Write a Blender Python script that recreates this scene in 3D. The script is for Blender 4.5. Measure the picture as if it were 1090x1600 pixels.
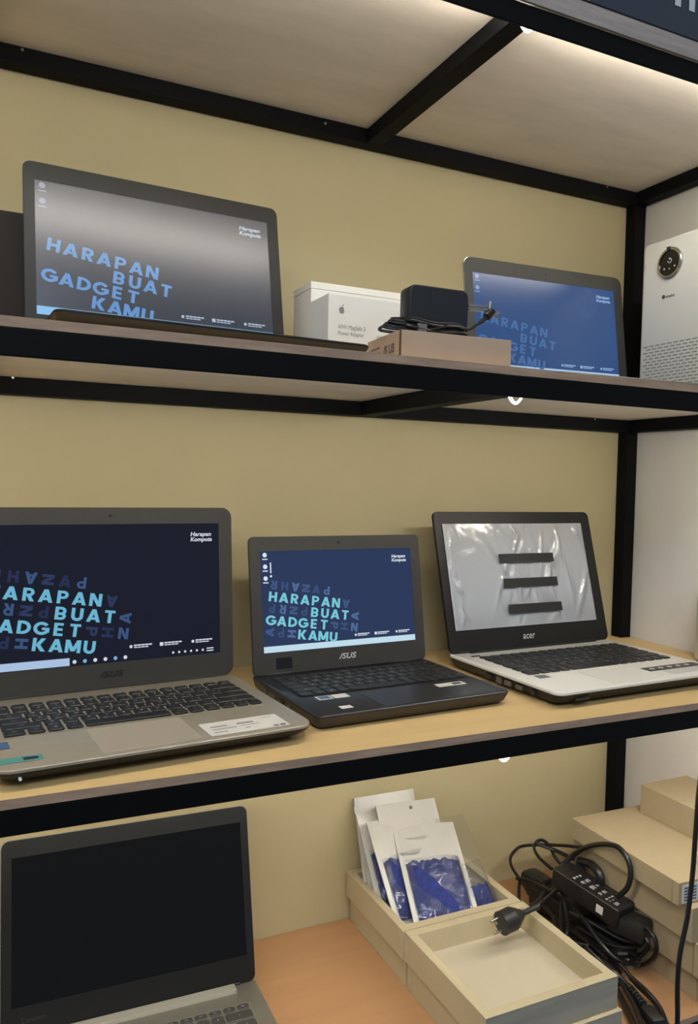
import bpy, bmesh, math, random
import numpy as np
from mathutils import Matrix, Vector

for o in list(bpy.data.objects):
    bpy.data.objects.remove(o, do_unlink=True)
SC = bpy.context.scene
COL = SC.collection
random.seed(7)
PI = math.pi

# ------------------------------------------------------------------ camera
# metres; x runs right along the rack, y runs back to the wall (wall at y=0), z=0 is the top of the middle shelf
F_PX, YAW, PITCH, ROLL = 1227.72, 0.4412, -0.0396, 0.0228
CAM = Vector((-1.1539, -1.1956, 0.2993))


def cam_axes():
    f = Vector((math.sin(YAW) * math.cos(PITCH), math.cos(YAW) * math.cos(PITCH), math.sin(PITCH)))
    r = Vector((math.cos(YAW), -math.sin(YAW), 0))
    u = r.cross(f)
    return (math.cos(ROLL) * r + math.sin(ROLL) * u, -math.sin(ROLL) * r + math.cos(ROLL) * u, f)


RT, UP, FW = cam_axes()
cam_data = bpy.data.cameras.new('camera')
cam_data.sensor_fit = 'VERTICAL'
cam_data.sensor_height = 24.0
cam_data.lens = F_PX / 1600 * 24.0
cam_data.clip_start = 0.02
cam = bpy.data.objects.new('camera', cam_data)
COL.objects.link(cam)
cam.matrix_world = Matrix((
    (RT.x, UP.x, -FW.x, CAM.x), (RT.y, UP.y, -FW.y, CAM.y), (RT.z, UP.z, -FW.z, CAM.z), (0, 0, 0, 1)))
SC.camera = cam

# ------------------------------------------------------------------ world, shop light, exposure
world = bpy.data.worlds.new('world')
SC.world = world
world.use_nodes = True
world.node_tree.nodes['Background'].inputs[0].default_value = (0.74, 0.86, 1.0, 1)
world.node_tree.nodes['Background'].inputs[1].default_value = 0.25

ceil_light = bpy.data.lights.new('shop_ceiling_lamp', 'AREA')
ceil_light.shape = 'RECTANGLE'
ceil_light.size, ceil_light.size_y = 1.2, 0.6
ceil_light.energy = 26
ceil_light.color = (0.86, 0.93, 1.0)
co = bpy.data.objects.new('shop_ceiling_lamp', ceil_light)
COL.objects.link(co)
co.location = (-1.5, -2.3, 1.75)
co.rotation_euler = (math.radians(38), 0, math.radians(-20))

LED_STRENGTH = 64.0
LED_COLOR = (1.0, 0.93, 0.82)

vs = SC.view_settings
vs.view_transform = 'Standard'
vs.look = 'None'
vs.gamma = 1.0
vs.use_curve_mapping = False
vs.exposure = 0.0
SC.cycles.use_denoising = True
SC.cycles.sample_clamp_indirect = 4.0
SC.cycles.max_bounces = 10
SC.cycles.transparent_max_bounces = 16


# ------------------------------------------------------------------ measuring helpers: a sight line met with a plane of the place
def ray(px, py):
    return RT * ((px - 545) / F_PX) + UP * (-(py - 800) / F_PX) + FW


def onz(px, py, z):
    d = ray(px, py)
    return CAM + d * ((z - CAM.z) / d.z)


def ony(px, py, y):
    d = ray(px, py)
    return CAM + d * ((y - CAM.y) / d.y)


def onx(px, py, x):
    d = ray(px, py)
    return CAM + d * ((x - CAM.x) / d.x)


# ------------------------------------------------------------------ materials
def lin(c):
    return tuple(((v / 255) / 12.92 if v / 255 <= 0.04045 else (((v / 255) + 0.055) / 1.055) ** 2.4) for v in c)


MATS = {}


def mat(name, rgb, rough=0.5, metal=0.0, spec=0.5, noise=0.0, nscale=8.0, stretch=(1, 1, 1), bump=0.0, bscale=120.0,
        emit=None, estr=1.0, coat=0.0, rgb2=None):
    if name in MATS:
        return MATS[name]
    m = bpy.data.materials.new(name)
    m.use_nodes = True
    nt = m.node_tree
    b = nt.nodes['Principled BSDF']
    col = lin(rgb)
    b.inputs['Base Color'].default_value = (*col, 1)
    b.inputs['Roughness'].default_value = rough
    b.inputs['Metallic'].default_value = metal
    b.inputs['Specular IOR Level'].default_value = spec
    b.inputs['Coat Weight'].default_value = coat
    tc = None
    if noise or bump:
        tc = nt.nodes.new('ShaderNodeTexCoord')
        mp = nt.nodes.new('ShaderNodeMapping')
        mp.inputs['Scale'].default_value = stretch
        nt.links.new(tc.outputs['Object'], mp.inputs['Vector'])
    if noise:
        n = nt.nodes.new('ShaderNodeTexNoise')
        n.inputs['Scale'].default_value = nscale
        n.inputs['Detail'].default_value = 6
        n.inputs['Roughness'].default_value = 0.6
        nt.links.new(mp.outputs[0], n.inputs['Vector'])
        r = nt.nodes.new('ShaderNodeValToRGB')
        c2 = lin(rgb2) if rgb2 else tuple(v * (1 - noise) for v in col)
        c1 = col if rgb2 else tuple(min(1, v * (1 + noise * 0.6)) for v in col)
        r.color_ramp.elements[0].position = 0.3
        r.color_ramp.elements[1].position = 0.7
        r.color_ramp.elements[0].color = (*c2, 1)
        r.color_ramp.elements[1].color = (*c1, 1)
        nt.links.new(n.outputs['Fac'], r.inputs['Fac'])
        nt.links.new(r.outputs['Color'], b.inputs['Base Color'])
    if bump:
        n2 = nt.nodes.new('ShaderNodeTexNoise')
        n2.inputs['Scale'].default_value = bscale
        n2.inputs['Detail'].default_value = 4
        nt.links.new(mp.outputs[0], n2.inputs['Vector'])
        bp = nt.nodes.new('ShaderNodeBump')
        bp.inputs['Strength'].default_value = bump
        bp.inputs['Distance'].default_value = 0.002
        nt.links.new(n2.outputs['Fac'], bp.inputs['Height'])
        nt.links.new(bp.outputs['Normal'], b.inputs['Normal'])
    if emit:
        b.inputs['Emission Color'].default_value = (*lin(emit), 1)
        b.inputs['Emission Strength'].default_value = estr
    MATS[name] = m
    return m


def film_mat(name, tint=(244, 246, 248), gloss_rough=0.12, haze=0.0, bump=0.0, bscale=30.0, ior=1.45):
    """thin clear plastic: transparent + fresnel gloss (+ milky haze)"""
    m = bpy.data.materials.new(name)
    m.use_nodes = True
    nt = m.node_tree
    nt.nodes.clear()
    out = nt.nodes.new('ShaderNodeOutputMaterial')
    tr = nt.nodes.new('ShaderNodeBsdfTransparent')
    tr.inputs[0].default_value = (*lin(tint), 1)
    gl = nt.nodes.new('ShaderNodeBsdfGlossy')
    gl.inputs['Roughness'].default_value = gloss_rough
    fr = nt.nodes.new('ShaderNodeFresnel')
    fr.inputs['IOR'].default_value = ior
    mx = nt.nodes.new('ShaderNodeMixShader')
    nt.links.new(fr.outputs[0], mx.inputs[0])
    nt.links.new(tr.outputs[0], mx.inputs[1])
    nt.links.new(gl.outputs[0], mx.inputs[2])
    last = mx
    if haze:
        df = nt.nodes.new('ShaderNodeBsdfDiffuse')
        df.inputs[0].default_value = (0.8, 0.8, 0.8, 1)
        m2 = nt.nodes.new('ShaderNodeMixShader')
        m2.inputs[0].default_value = haze
        nt.links.new(mx.outputs[0], m2.inputs[1])
        nt.links.new(df.outputs[0], m2.inputs[2])
        last = m2
    if bump:
        tc = nt.nodes.new('ShaderNodeTexCoord')
        n = nt.nodes.new('ShaderNodeTexNoise')
        n.inputs['Scale'].default_value = bscale
        n.inputs['Detail'].default_value = 3
        n.inputs['Distortion'].default_value = 1.2
        bp = nt.nodes.new('ShaderNodeBump')
        bp.inputs['Strength'].default_value = bump
        bp.inputs['Distance'].default_value = 0.01
        nt.links.new(tc.outputs['Object'], n.inputs['Vector'])
        nt.links.new(n.outputs['Fac'], bp.inputs['Height'])
        nt.links.new(bp.outputs[0], gl.inputs['Normal'])
        nt.links.new(bp.outputs[0], fr.inputs['Normal'])
        if haze:
            nt.links.new(bp.outputs[0], df.inputs['Normal'])
    nt.links.new(last.outputs[0], out.inputs[0])
    MATS[name] = m
    return m


M = {}
M['wall'] = mat('olive_cream_paint', (190, 178, 140), 0.75, noise=0.07, nscale=2.2, bump=0.08, bscale=60)
M['white_wall'] = mat('white_wall_paint', (226, 223, 217), 0.8, noise=0.06, nscale=7, bump=0.1, bscale=90)
M['floor'] = mat('grey_floor_tile', (120, 118, 114), 0.5, noise=0.08)
M['steel'] = mat('black_painted_steel', (8, 9, 12), 0.65, spec=0.15, noise=0.2, nscale=30)
M['screw'] = mat('bright_screw_metal', (190, 190, 186), 0.3, metal=0.9)
M['ply_under'] = mat('pale_plywood_underside', (248, 238, 224), 0.8, noise=0.09, nscale=5, stretch=(1, 3.5, 1), bump=0.05)
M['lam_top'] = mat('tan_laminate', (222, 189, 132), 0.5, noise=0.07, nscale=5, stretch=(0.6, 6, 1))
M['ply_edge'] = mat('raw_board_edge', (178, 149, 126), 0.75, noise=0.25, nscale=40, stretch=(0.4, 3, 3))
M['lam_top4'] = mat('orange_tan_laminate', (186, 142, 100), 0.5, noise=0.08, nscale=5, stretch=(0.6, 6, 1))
M['led'] = mat('lit_led_strip', (255, 250, 235), 0.4)
b_ = M['led'].node_tree.nodes['Principled BSDF']
b_.inputs['Emission Color'].default_value = (*LED_COLOR, 1)
b_.inputs['Emission Strength'].default_value = LED_STRENGTH
M['led_low'] = mat('lit_led_strip_brighter', (255, 250, 235), 0.4)
b_ = M['led_low'].node_tree.nodes['Principled BSDF']
b_.inputs['Emission Color'].default_value = (*LED_COLOR, 1)
b_.inputs['Emission Strength'].default_value = LED_STRENGTH * 1.25  # same strip, emission raised to brighten the lowest level
M['led_top'] = mat('lit_led_strip_dimmer', (255, 250, 235), 0.4)
b_ = M['led_top'].node_tree.nodes['Principled BSDF']
b_.inputs['Emission Color'].default_value = (*LED_COLOR, 1)
b_.inputs['Emission Strength'].default_value = LED_STRENGTH * 0.92
M['led_tail'] = mat('glowing_led_tail', (255, 250, 235), 0.4)
b_ = M['led_tail'].node_tree.nodes['Principled BSDF']
b_.inputs['Emission Color'].default_value = (1, 0.95, 0.84, 1)
b_.inputs['Emission Strength'].default_value = 2.2
M['black_plastic'] = mat('matte_black_plastic', (30, 30, 30), 0.45, noise=0.1, nscale=60)
M['key'] = mat('black_key_plastic', (26, 26, 27), 0.42)
M['legend'] = mat('white_key_legend', (190, 190, 188), 0.6)
M['rubber'] = mat('black_cable_rubber', (20, 20, 21), 0.36, spec=0.5)
M['bezel_grey'] = mat('charcoal_bezel', (50, 49, 46), 0.5, noise=0.08, nscale=80)
M['bezel_black'] = mat('black_bezel', (22, 22, 21), 0.42, spec=0.35)
M['silver_deck'] = mat('champagne_silver_deck', (168, 159, 142), 0.38, metal=0.35, noise=0.05, nscale=90)
M['white_deck'] = mat('white_plastic_deck', (226, 222, 212), 0.35)
M['grey_deck'] = mat('grey_aluminium_deck', (134, 131, 120), 0.42, metal=0.3, noise=0.04, nscale=90)
M['grey_key'] = mat('grey_key_plastic', (66, 66, 62), 0.5)
M['hinge_silver'] = mat('bright_silver_hinge', (196, 192, 176), 0.35, metal=0.4)
M['dark_deck'] = mat('dark_bluish_deck', (46, 47, 52), 0.32, metal=0.2, noise=0.06, nscale=60)
M['brown_side'] = mat('dark_brown_case_side', (58, 52, 46), 0.5)
M['logo_silver'] = mat('pale_logo_print', (200, 200, 196), 0.35, metal=0.2)
M['logo_dim'] = mat('dim_logo_print', (22, 22, 22), 0.3)
M['lens'] = mat('lens_glass', (10, 10, 12), 0.35, spec=0.4)
M['port'] = mat('port_metal', (120, 118, 112), 0.35, metal=0.7)
M['sticker_white'] = mat('white_sticker', (218, 214, 204), 0.5)
M['sticker_print'] = mat('grey_sticker_print', (110, 112, 114), 0.6)
M['sticker_blue'] = mat('blue_sticker', (70, 92, 128), 0.35)
M['sticker_green'] = mat('green_foil_sticker', (108, 176, 160), 0.25, metal=0.3)
M['sticker_dark'] = mat('dark_sticker', (34, 36, 36), 0.35)
M['kraft'] = mat('kraft_cardboard', (168, 151, 120), 0.8, noise=0.06, nscale=14, bump=0.05)
M['kraft_pink'] = mat('pinkish_kraft_cardboard', (196, 170, 146), 0.8, noise=0.05, nscale=16, bump=0.05)
M['kraft_seam'] = mat('cardboard_seam', (92, 74, 52), 0.9)
M['white_box'] = mat('white_carton', (240, 238, 228), 0.45)
M['grey_print'] = mat('grey_print', (136, 136, 134), 0.6)
M['dark_print'] = mat('dark_print', (84, 84, 84), 0.6)
M['wood_tray'] = mat('pale_painted_wood', (190, 177, 144), 0.7, noise=0.10, nscale=9, stretch=(3, 0.6, 3), bump=0.08)
M['wood_floor'] = mat('pale_tray_floor', (194, 184, 160), 0.7, noise=0.05, nscale=12)
M['wood_front'] = mat('cool_lit_tray_wood', (172, 164, 150), 0.7, noise=0.22, nscale=10, stretch=(0.5, 3, 5), bump=0.08)  # tray wood greyed so front faces carry the cool shop light in colour
M['dark_brown'] = mat('dark_brown_matte', (36, 31, 27), 0.8, noise=0.1, nscale=10)
M['purifier'] = mat('warm_white_plastic', (238, 236, 226), 0.4)
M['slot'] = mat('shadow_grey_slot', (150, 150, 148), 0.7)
M['chrome'] = mat('brushed_chrome', (190, 190, 186), 0.22, metal=1.0)
M['gloss_black'] = mat('glossy_black', (16, 16, 17), 0.15, spec=0.6)
M['icon_glow'] = mat('icon_light', (200, 200, 200), 0.5, emit=(190, 196, 200), estr=0.35)
M['paper'] = mat('white_paper', (222, 222, 226), 0.7, noise=0.03, nscale=6)
M['tape_black'] = mat('black_tape', (24, 25, 26), 0.5)
M['cloth_blue'] = mat('royal_blue_cloth', (36, 50, 118), 0.85, noise=0.3, nscale=120, bump=0.5, bscale=300)
M['bag_white'] = mat('milky_white_film', (204, 202, 195), 0.3, noise=0.04, nscale=20)
M['film'] = film_mat('clear_wrinkled_film', gloss_rough=0.12, haze=0.30, bump=0.35, bscale=13, ior=1.8)
M['film_bag'] = film_mat('clear_bag_film', gloss_rough=0.10, haze=0.03, bump=0.9, bscale=30, ior=1.5)
M['film_clear'] = film_mat('clear_empty_bag_film', gloss_rough=0.2, haze=0.05, bump=0.15, bscale=20, ior=1.25)
M['sign_dark'] = mat('dark_slate_sign', (52, 60, 74), 0.45)
M['sign_white'] = mat('white_sign_print', (206, 210, 214), 0.5)
M['frost'] = mat('pale_frosted_plastic', (200, 198, 192), 0.3)


def screen_mat(name, rgb, rough=0.12, spec=0.5):
    return mat(name, (8, 8, 9), rough, spec=spec, emit=rgb, estr=1.0)


# ------------------------------------------------------------------ mesh helpers
class MB:
    def __init__(self):
        self.v, self.f, self.m = [], [], []

    def add(self, verts, faces, mi=0):
        o = len(self.v)
        self.v += [tuple(p) for p in verts]
        self.f += [tuple(i + o for i in f) for f in faces]
        self.m += [mi] * len(faces)

    def box(self, x0, x1, y0, y1, z0, z1, mi=0, c=0.0):
        if c <= 0:
            self.add([(x0, y0, z0), (x1, y0, z0), (x1, y1, z0), (x0, y1, z0), (x0, y0, z1), (x1, y0, z1), (x1, y1, z1), (x0, y1, z1)],
                     [(0, 3, 2, 1), (4, 5, 6, 7), (0, 1, 5, 4), (1, 2, 6, 5), (2, 3, 7, 6), (3, 0, 4, 7)], mi)
        else:
            bm = bmesh.new()
            bmesh.ops.create_cube(bm, size=1.0)
            for v in bm.verts:
                v.co = Vector(((x0 + x1) / 2 + v.co.x * (x1 - x0), (y0 + y1) / 2 + v.co.y * (y1 - y0), (z0 + z1) / 2 + v.co.z * (z1 - z0)))
            bmesh.ops.bevel(bm, geom=bm.edges[:], offset=c, segments=2, affect='EDGES', profile=0.6)
            self.from_bm(bm, mi)

    def from_bm(self, bm, mi=0):
        bm.verts.index_update()
        self.add([v.co[:] for v in bm.verts], [[v.index for v in f.verts] for f in bm.faces], mi)
        bm.free()

    def loft(self, rings, cap=True, mi=0, closed=True):
        n = len(rings[0])
        vs_ = [p for r in rings for p in r]
        fs = []
        for k in range(len(rings) - 1):
            for i in range(n if closed else n - 1):
                j = (i + 1) % n
                fs.append((k * n + i, k * n + j, (k + 1) * n + j, (k + 1) * n + i))
        if cap:
            fs.append(tuple(reversed(range(n))))
            fs.append(tuple((len(rings) - 1) * n + i for i in range(n)))
        self.add(vs_, fs, mi)

    def tube(self, pts, r, seg=8, mi=0, sub=5, cap=True):
        pts = smooth(pts, sub) if sub > 1 else [Vector(p) for p in pts]
        rings = []
        prev = None
        for i, p in enumerate(pts):
            t = (pts[min(i + 1, len(pts) - 1)] - pts[max(i - 1, 0)])
            if t.length < 1e-9:
                t = Vector((0, 0, 1))
            t.normalize()
            if prev is None:
                a = Vector((0, 0, 1)) if abs(t.z) < 0.9 else Vector((1, 0, 0))
                n = t.cross(a).normalized()
            else:
                n = (prev - t * prev.dot(t))
                n = n.normalized() if n.length > 1e-6 else t.orthogonal().normalized()
            prev = n
            b = t.cross(n)
            rr = r(i / (len(pts) - 1)) if callable(r) else r
            rings.append([tuple(p + (n * math.cos(2 * PI * k / seg) + b * math.sin(2 * PI * k / seg)) * rr) for k in range(seg)])
        self.loft(rings, cap, mi)

    def cyl(self, a, b, r, seg=16, mi=0, r2=None):
        a, b = Vector(a), Vector(b)
        self.tube([a, b], (lambda t: r + (r2 - r) * t) if r2 is not None else r, seg, mi, sub=1)

    def xf(self, mtx):
        self.v = [tuple(mtx @ Vector(p)) for p in self.v]
        return self

    def build(self, name, mats, parent=None, smooth_=False, loc=None):
        me = bpy.data.meshes.new(name)
        me.from_pydata(self.v, [], self.f)
        if not isinstance(mats, (list, tuple)):
            mats = [mats]
        for m in mats:
            me.materials.append(m)
        if len(mats) > 1:
            me.polygons.foreach_set('material_index', self.m)
        if smooth_:
            me.polygons.foreach_set('use_smooth', [True] * len(me.polygons))
            me.set_sharp_from_angle(angle=math.radians(40))
        me.update()
        return link(name, me, parent, loc)


def link(name, me, parent=None, loc=None):
    o = bpy.data.objects.new(name, me)
    COL.objects.link(o)
    if parent is not None:
        o.parent = parent
    if loc is not None:
        o.location = loc
    return o


def smooth(pts, sub):
    P = [Vector(p) for p in pts]
    if len(P) < 3:
        return [P[0].lerp(P[-1], k / sub) for k in range(sub + 1)]
    out = []
    for i in range(len(P) - 1):
        p0, p1, p2, p3 = P[max(i - 1, 0)], P[i], P[i + 1], P[min(i + 2, len(P) - 1)]
        for k in range(sub):
            t = k / sub
            out.append(0.5 * ((2 * p1) + (p2 - p0) * t + (2 * p0 - 5 * p1 + 4 * p2 - p3) * t * t + (3 * p1 - p0 - 3 * p2 + p3) * t ** 3))
    out.append(P[-1])
    return out


def rrect(x0, x1, y0, y1, r, z, n=5):
    r = max(1e-5, min(r, (x1 - x0) / 2 - 1e-5, (y1 - y0) / 2 - 1e-5))
    pts = []
    for cx, cy, a0 in ((x1 - r, y1 - r, 0), (x0 + r, y1 - r, 90), (x0 + r, y0 + r, 180), (x1 - r, y0 + r, 270)):
        for k in range(n + 1):
            a = math.radians(a0 + 90 * k / n)
            pts.append((cx + r * math.cos(a), cy + r * math.sin(a), z))
    return pts


def frame_ring(outer, inner, depth):
    """flat picture-frame from two same-length loops (z const) with thickness depth going to -z"""
    mb = MB()
    n = len(outer)
    ob = [(x, y, z - depth) for x, y, z in outer]
    ib = [(x, y, z - depth) for x, y, z in inner]
    mb.add(list(outer) + list(inner) + ob + ib,
           [f for i in range(n) for j in [(i + 1) % n] for f in (
               (i, j, n + j, n + i), (2 * n + i, 3 * n + i, 3 * n + j, 2 * n + j),
               (i, 2 * n + i, 2 * n + j, j), (n + i, n + j, 3 * n + j, 3 * n + i))])
    return mb


def tag(o, label=None, cat=None, group=None, kind=None):
    if label:
        o['label'] = label
    if cat:
        o['category'] = cat
    if group:
        o['group'] = group
    if kind:
        o['kind'] = kind
    return o


def empty(name, loc, rz=0.0, label=None, cat=None, group=None):
    o = bpy.data.objects.new(name, None)
    o.empty_display_size = 0.05
    COL.objects.link(o)
    o.location = loc
    o.rotation_euler = (0, 0, rz)
    return tag(o, label, cat, group)


# lettering: built-in font outlines turned into flat meshes
GLYPH = {}


def glyphs(s, bold=0.0, space=1.0, shear=0.0):
    key = (s, bold, space, shear)
    if key in GLYPH:
        return GLYPH[key]
    cu = bpy.data.curves.new('t', 'FONT')
    cu.body = s
    cu.align_x = 'LEFT'
    cu.offset = bold
    cu.space_character = space
    cu.shear = shear
    cu.resolution_u = 3
    cu.fill_mode = 'FRONT'
    ob = bpy.data.objects.new('t', cu)
    COL.objects.link(ob)
    dg = bpy.context.evaluated_depsgraph_get()
    me = bpy.data.meshes.new_from_object(ob.evaluated_get(dg))
    v = [tuple(p.co[:2]) for p in me.vertices]
    f = [tuple(p.vertices) for p in me.polygons]
    bpy.data.objects.remove(ob)
    bpy.data.curves.remove(cu)
    bpy.data.meshes.remove(me)
    GLYPH[key] = (v, f)
    return GLYPH[key]


CAPH = 0.69


def put_text(mb, s, x, y, h, rot=0.0, bold=0.0, space=1.0, anchor='c', shear=0.0, mi=0, z=0.0, wfit=None, flip=1):
    v, f = glyphs(s, bold, space, shear)
    if not v:
        return
    k = h / CAPH
    xs = [p[0] for p in v]
    kx = k
    if wfit:
        kx = wfit / (max(xs) - min(xs))
    ox = {'c': (min(xs) + max(xs)) / 2, 'l': min(xs), 'r': max(xs)}[anchor]
    c, sn = math.cos(rot), math.sin(rot)
    pts = []
    for a, b in v:
        u, w = (a - ox) * kx * flip, (b - CAPH / 2) * k
        pts.append((x + c * u - sn * w, y + sn * u + c * w, z))
    mb.add(pts, f if flip > 0 else [tuple(reversed(q)) for q in f], mi)


BG = {}


def bold_glyph(ch):
    """geometric bold capitals, cap height 1, as flat overlapping-free pieces"""
    if ch in BG:
        return BG[ch]
    T = 0.225
    m = MB()

    def rc(x0, x1, y0, y1):
        m.add([(x0, y0, 0), (x1, y0, 0), (x1, y1, 0), (x0, y1, 0)], [(0, 1, 2, 3)])

    def dg(xa, ya, xb, yb, w=0.25):
        m.add([(xa, ya, 0), (xa + w, ya, 0), (xb + w, yb, 0), (xb, yb, 0)], [(0, 1, 2, 3)])

    def arc(cx, cy, ro, ri, a0, a1, sy=1.0, n=12):
        vv = []
        for k in range(n + 1):
            a = math.radians(a0 + (a1 - a0) * k / n)
            vv += [(cx + ro * math.cos(a), cy + ro * math.sin(a) * sy, 0), (cx + ri * math.cos(a), cy + (ro * sy - (ro - ri)) * math.sin(a), 0)]
        m.add(vv, [(2 * k, 2 * k + 2, 2 * k + 3, 2 * k + 1) for k in range(n)])
    w = 0.76
    if ch == 'H':
        rc(0, T, 0, 1); rc(w - T, w, 0, 1); rc(T, w - T, 0.39, 0.61)
    elif ch == 'A':
        w = 0.90; dg(0, 0, 0.325, 1); dg(w - 0.25, 0, 0.325, 1); rc(0.2, w - 0.2, 0.17, 0.37)
    elif ch == 'N':
        w = 0.80; rc(0, T, 0, 1); rc(w - T, w, 0, 1); dg(w - 0.26, 0, 0.0, 1, 0.26)
    elif ch == 'M':
        w = 0.98; rc(0, T, 0, 1); rc(w - T, w, 0, 1); dg(w / 2 - 0.13, 0.12, 0.0, 1, 0.26); dg(w / 2 - 0.13, 0.12, w - 0.26, 1, 0.26)
    elif ch == 'U':
        rc(0, T, 0.36, 1); rc(w - T, w, 0.36, 1); arc(w / 2, 0.37, w / 2, w / 2 - T, 180, 360)
    elif ch == 'T':
        w = 0.68; rc(0, w, 0.8, 1); rc(w / 2 - T / 2, w / 2 + T / 2, 0, 0.8)
    elif ch == 'E':
        w = 0.58; rc(0, T, 0, 1); rc(T, w, 0.8, 1); rc(T, w * 0.95, 0.4, 0.6); rc(T, w, 0, 0.2)
    elif ch in 'PRB':
        w = 0.70; rc(0, T, 0, 1)
        rc(T, 0.38, 0.8, 1); rc(T, 0.38, 0.37, 0.56); arc(0.38, 0.685, 0.315, 0.315 - T * 0.92, -90, 90)
        if ch == 'R':
            dg(0.45, 0, 0.22, 0.45, 0.27)
        if ch == 'B':
            rc(T, 0.38, 0, 0.19); arc(0.38, 0.285, 0.32, 0.32 - T * 0.92, -90, 90, 0.9)
    elif ch == 'D':
        w = 0.80; rc(0, T, 0, 1); rc(T, 0.32, 0.8, 1); rc(T, 0.32, 0, 0.2); arc(0.32, 0.5, 0.5, 0.5 - T, -90, 90, 1.0, 16)
    elif ch == 'G':
        w = 0.96; arc(0.5, 0.5, 0.5, 0.5 - T, 38, 325, 1.0, 22); rc(0.52, 0.98, 0.38, 0.57); rc(0.76, 0.98, 0.2, 0.4)
    elif ch == 'C':
        w = 0.92; arc(0.5, 0.5, 0.5, 0.5 - T, 40, 320, 1.0, 20)
    elif ch == 'K':
        w = 0.80; rc(0, T, 0, 1); dg(0.52, 0, 0.15, 0.55, 0.29); dg(0.15, 0.42, 0.50, 1, 0.28)
    BG[ch] = (m.v, m.f, w)
    return BG[ch]


def put_bold(mb, ch, x, y, h, rot=0.0, z=0.0, wide=1.0):
    v, f, w = bold_glyph(ch)
    c, sn = math.cos(rot), math.sin(rot)
    pts = []
    for a, b, _ in v:
        u, t = (a - w / 2) * h * wide, (b - 0.5) * h
        pts.append((x + c * u - sn * t, y + sn * u + c * t, z))
    mb.add(pts, f)


def quad(mb, x0, x1, y0, y1, z=0.0, mi=0):
    mb.add([(x0, y0, z), (x1, y0, z), (x1, y1, z), (x0, y1, z)], [(0, 1, 2, 3)], mi)


def disc(mb, cx, cy, r, z=0.0, n=12, mi=0, ry=None):
    mb.add([(cx + r * math.cos(2 * PI * k / n), cy + (ry or r) * math.sin(2 * PI * k / n), z) for k in range(n)], [tuple(range(n))], mi)


# ------------------------------------------------------------------ the rack's main measures
D, W_B, H_B, BT = 0.4219, 0.026, 0.0235, 0.0095
ZT, Z2, Z3, Z4 = 0.8723 + BT, 0.4401, 0.0, -0.4544      # tops of the four boards
FLOOR = -1.05
X_L, X_R = -1.76, W_B                                   # rack ends
X_CROSS = (-0.5845, -1.1750)

# ------------------------------------------------------------------ setting
mb = MB(); mb.box(-3.2, 0.2, 0.0, 0.06, FLOOR, 2.1)
tag(mb.build('wall_back', M['wall']), kind='structure')
mb = MB(); mb.box(0.0275, 0.0975, -0.75, -0.0005, FLOOR, 2.1)
tag(mb.build('wall_right', M['white_wall']), kind='structure')
mb = MB(); mb.box(-3.2, 0.2, -3.6, 0.06, FLOOR - 0.05, FLOOR)
tag(mb.build('floor', M['floor']), kind='structure')

# ------------------------------------------------------------------ rack
rack = empty('steel_rack', (X_L, -D, FLOOR), 0, 'black square-tube steel rack holding all four shelf boards', 'rack')
R0 = Vector((X_L, -D, FLOOR))


def beam(name, x0, x1, y0, y1, z0, z1):
    m_ = MB()
    m_.box(x0 - R0.x, x1 - R0.x, y0 - R0.y, y1 - R0.y, z0 - R0.z, z1 - R0.z, c=0.0015)
    return m_.build(name, M['steel'], rack)


e_ = 0.0006
for (xx, yy) in ((0, -W_B - e_), (0, -D), (X_L, -W_B - e_), (X_L, -D)):
    for pz0, pz1 in ((FLOOR, Z4 - BT), (Z4, Z3 - BT), (Z3, Z2 - BT), (Z2, ZT - BT)):
        beam('post', xx, xx + W_B, yy, yy + W_B, pz0 + 0.0003, pz1 - 0.0003)
REAR = {}
for zt in (ZT, Z2, Z3, Z4):
    z1, z0 = zt - BT - 0.0004, zt - BT - H_B
    fz1 = 0.8650 if zt == ZT else z1
    beam('front_beam', X_L + W_B, 0, -D, -D + 0.004, fz1 - 0.0258, fz1)
    REAR[zt] = beam('rear_beam', X_L + W_B, 0, -W_B - e_, -e_, z0, z1)
    beam('side_beam', 0, W_B, -D + W_B, -W_B - e_, z0, z1)
    beam('side_beam', X_L, X_L + W_B, -D + W_B, -W_B - e_, z0, z1)
    for xc in X_CROSS:
        beam('cross_beam', xc, xc + W_B + 0.0015, -D + 0.0165, -W_B - e_, z0, z1)

# screw heads driven through the rear beams and the cross beam
for (px, py, zt) in ((35, 78, ZT), (948, 292, ZT), (508, 193, ZT), (20, 590, Z2), (929, 655, Z2)):
    p = ony(px, py, -W_B - e_)
    m_ = MB()
    m_.cyl((p.x - R0.x, p.y - R0.y - 0.0012, p.z - R0.z), (p.x - R0.x, p.y - R0.y + 0.001, p.z - R0.z), 0.0019, 10)
    m_.build('screw', M['screw'], REAR[zt])

# ------------------------------------------------------------------ shelf boards


def board(zt, top, label):
    e = empty('shelf_board', ((X_L + X_R) / 2, -D / 2, zt - BT), 0)
    bpy.data.objects.remove(e)
    m_ = MB()
    hx = (X_R - X_L) / 2
    m_.box(-hx, hx, -D / 2 - 0.001, D / 2 - 0.0012, 0, BT)
    m_.m = [1, 0, 2, 2, 2, 2]
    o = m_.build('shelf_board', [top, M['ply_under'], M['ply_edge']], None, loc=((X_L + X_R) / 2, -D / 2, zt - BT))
    return tag(o, label, 'shelf', 'shelf boards on the rack')


tb_ = board(ZT, M['lam_top'], 'topmost plywood shelf board with the dark sign on its edge')
board(Z2, M['lam_top'], 'brown-edged shelf board carrying the white adapter cartons and air purifier')
board(Z3, M['lam_top'], 'tan shelf board carrying the silver, small dark and white-decked laptops')
board(Z4, M['lam_top4'], 'lowest orange-tan shelf board carrying wooden trays and stacked cartons')

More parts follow.
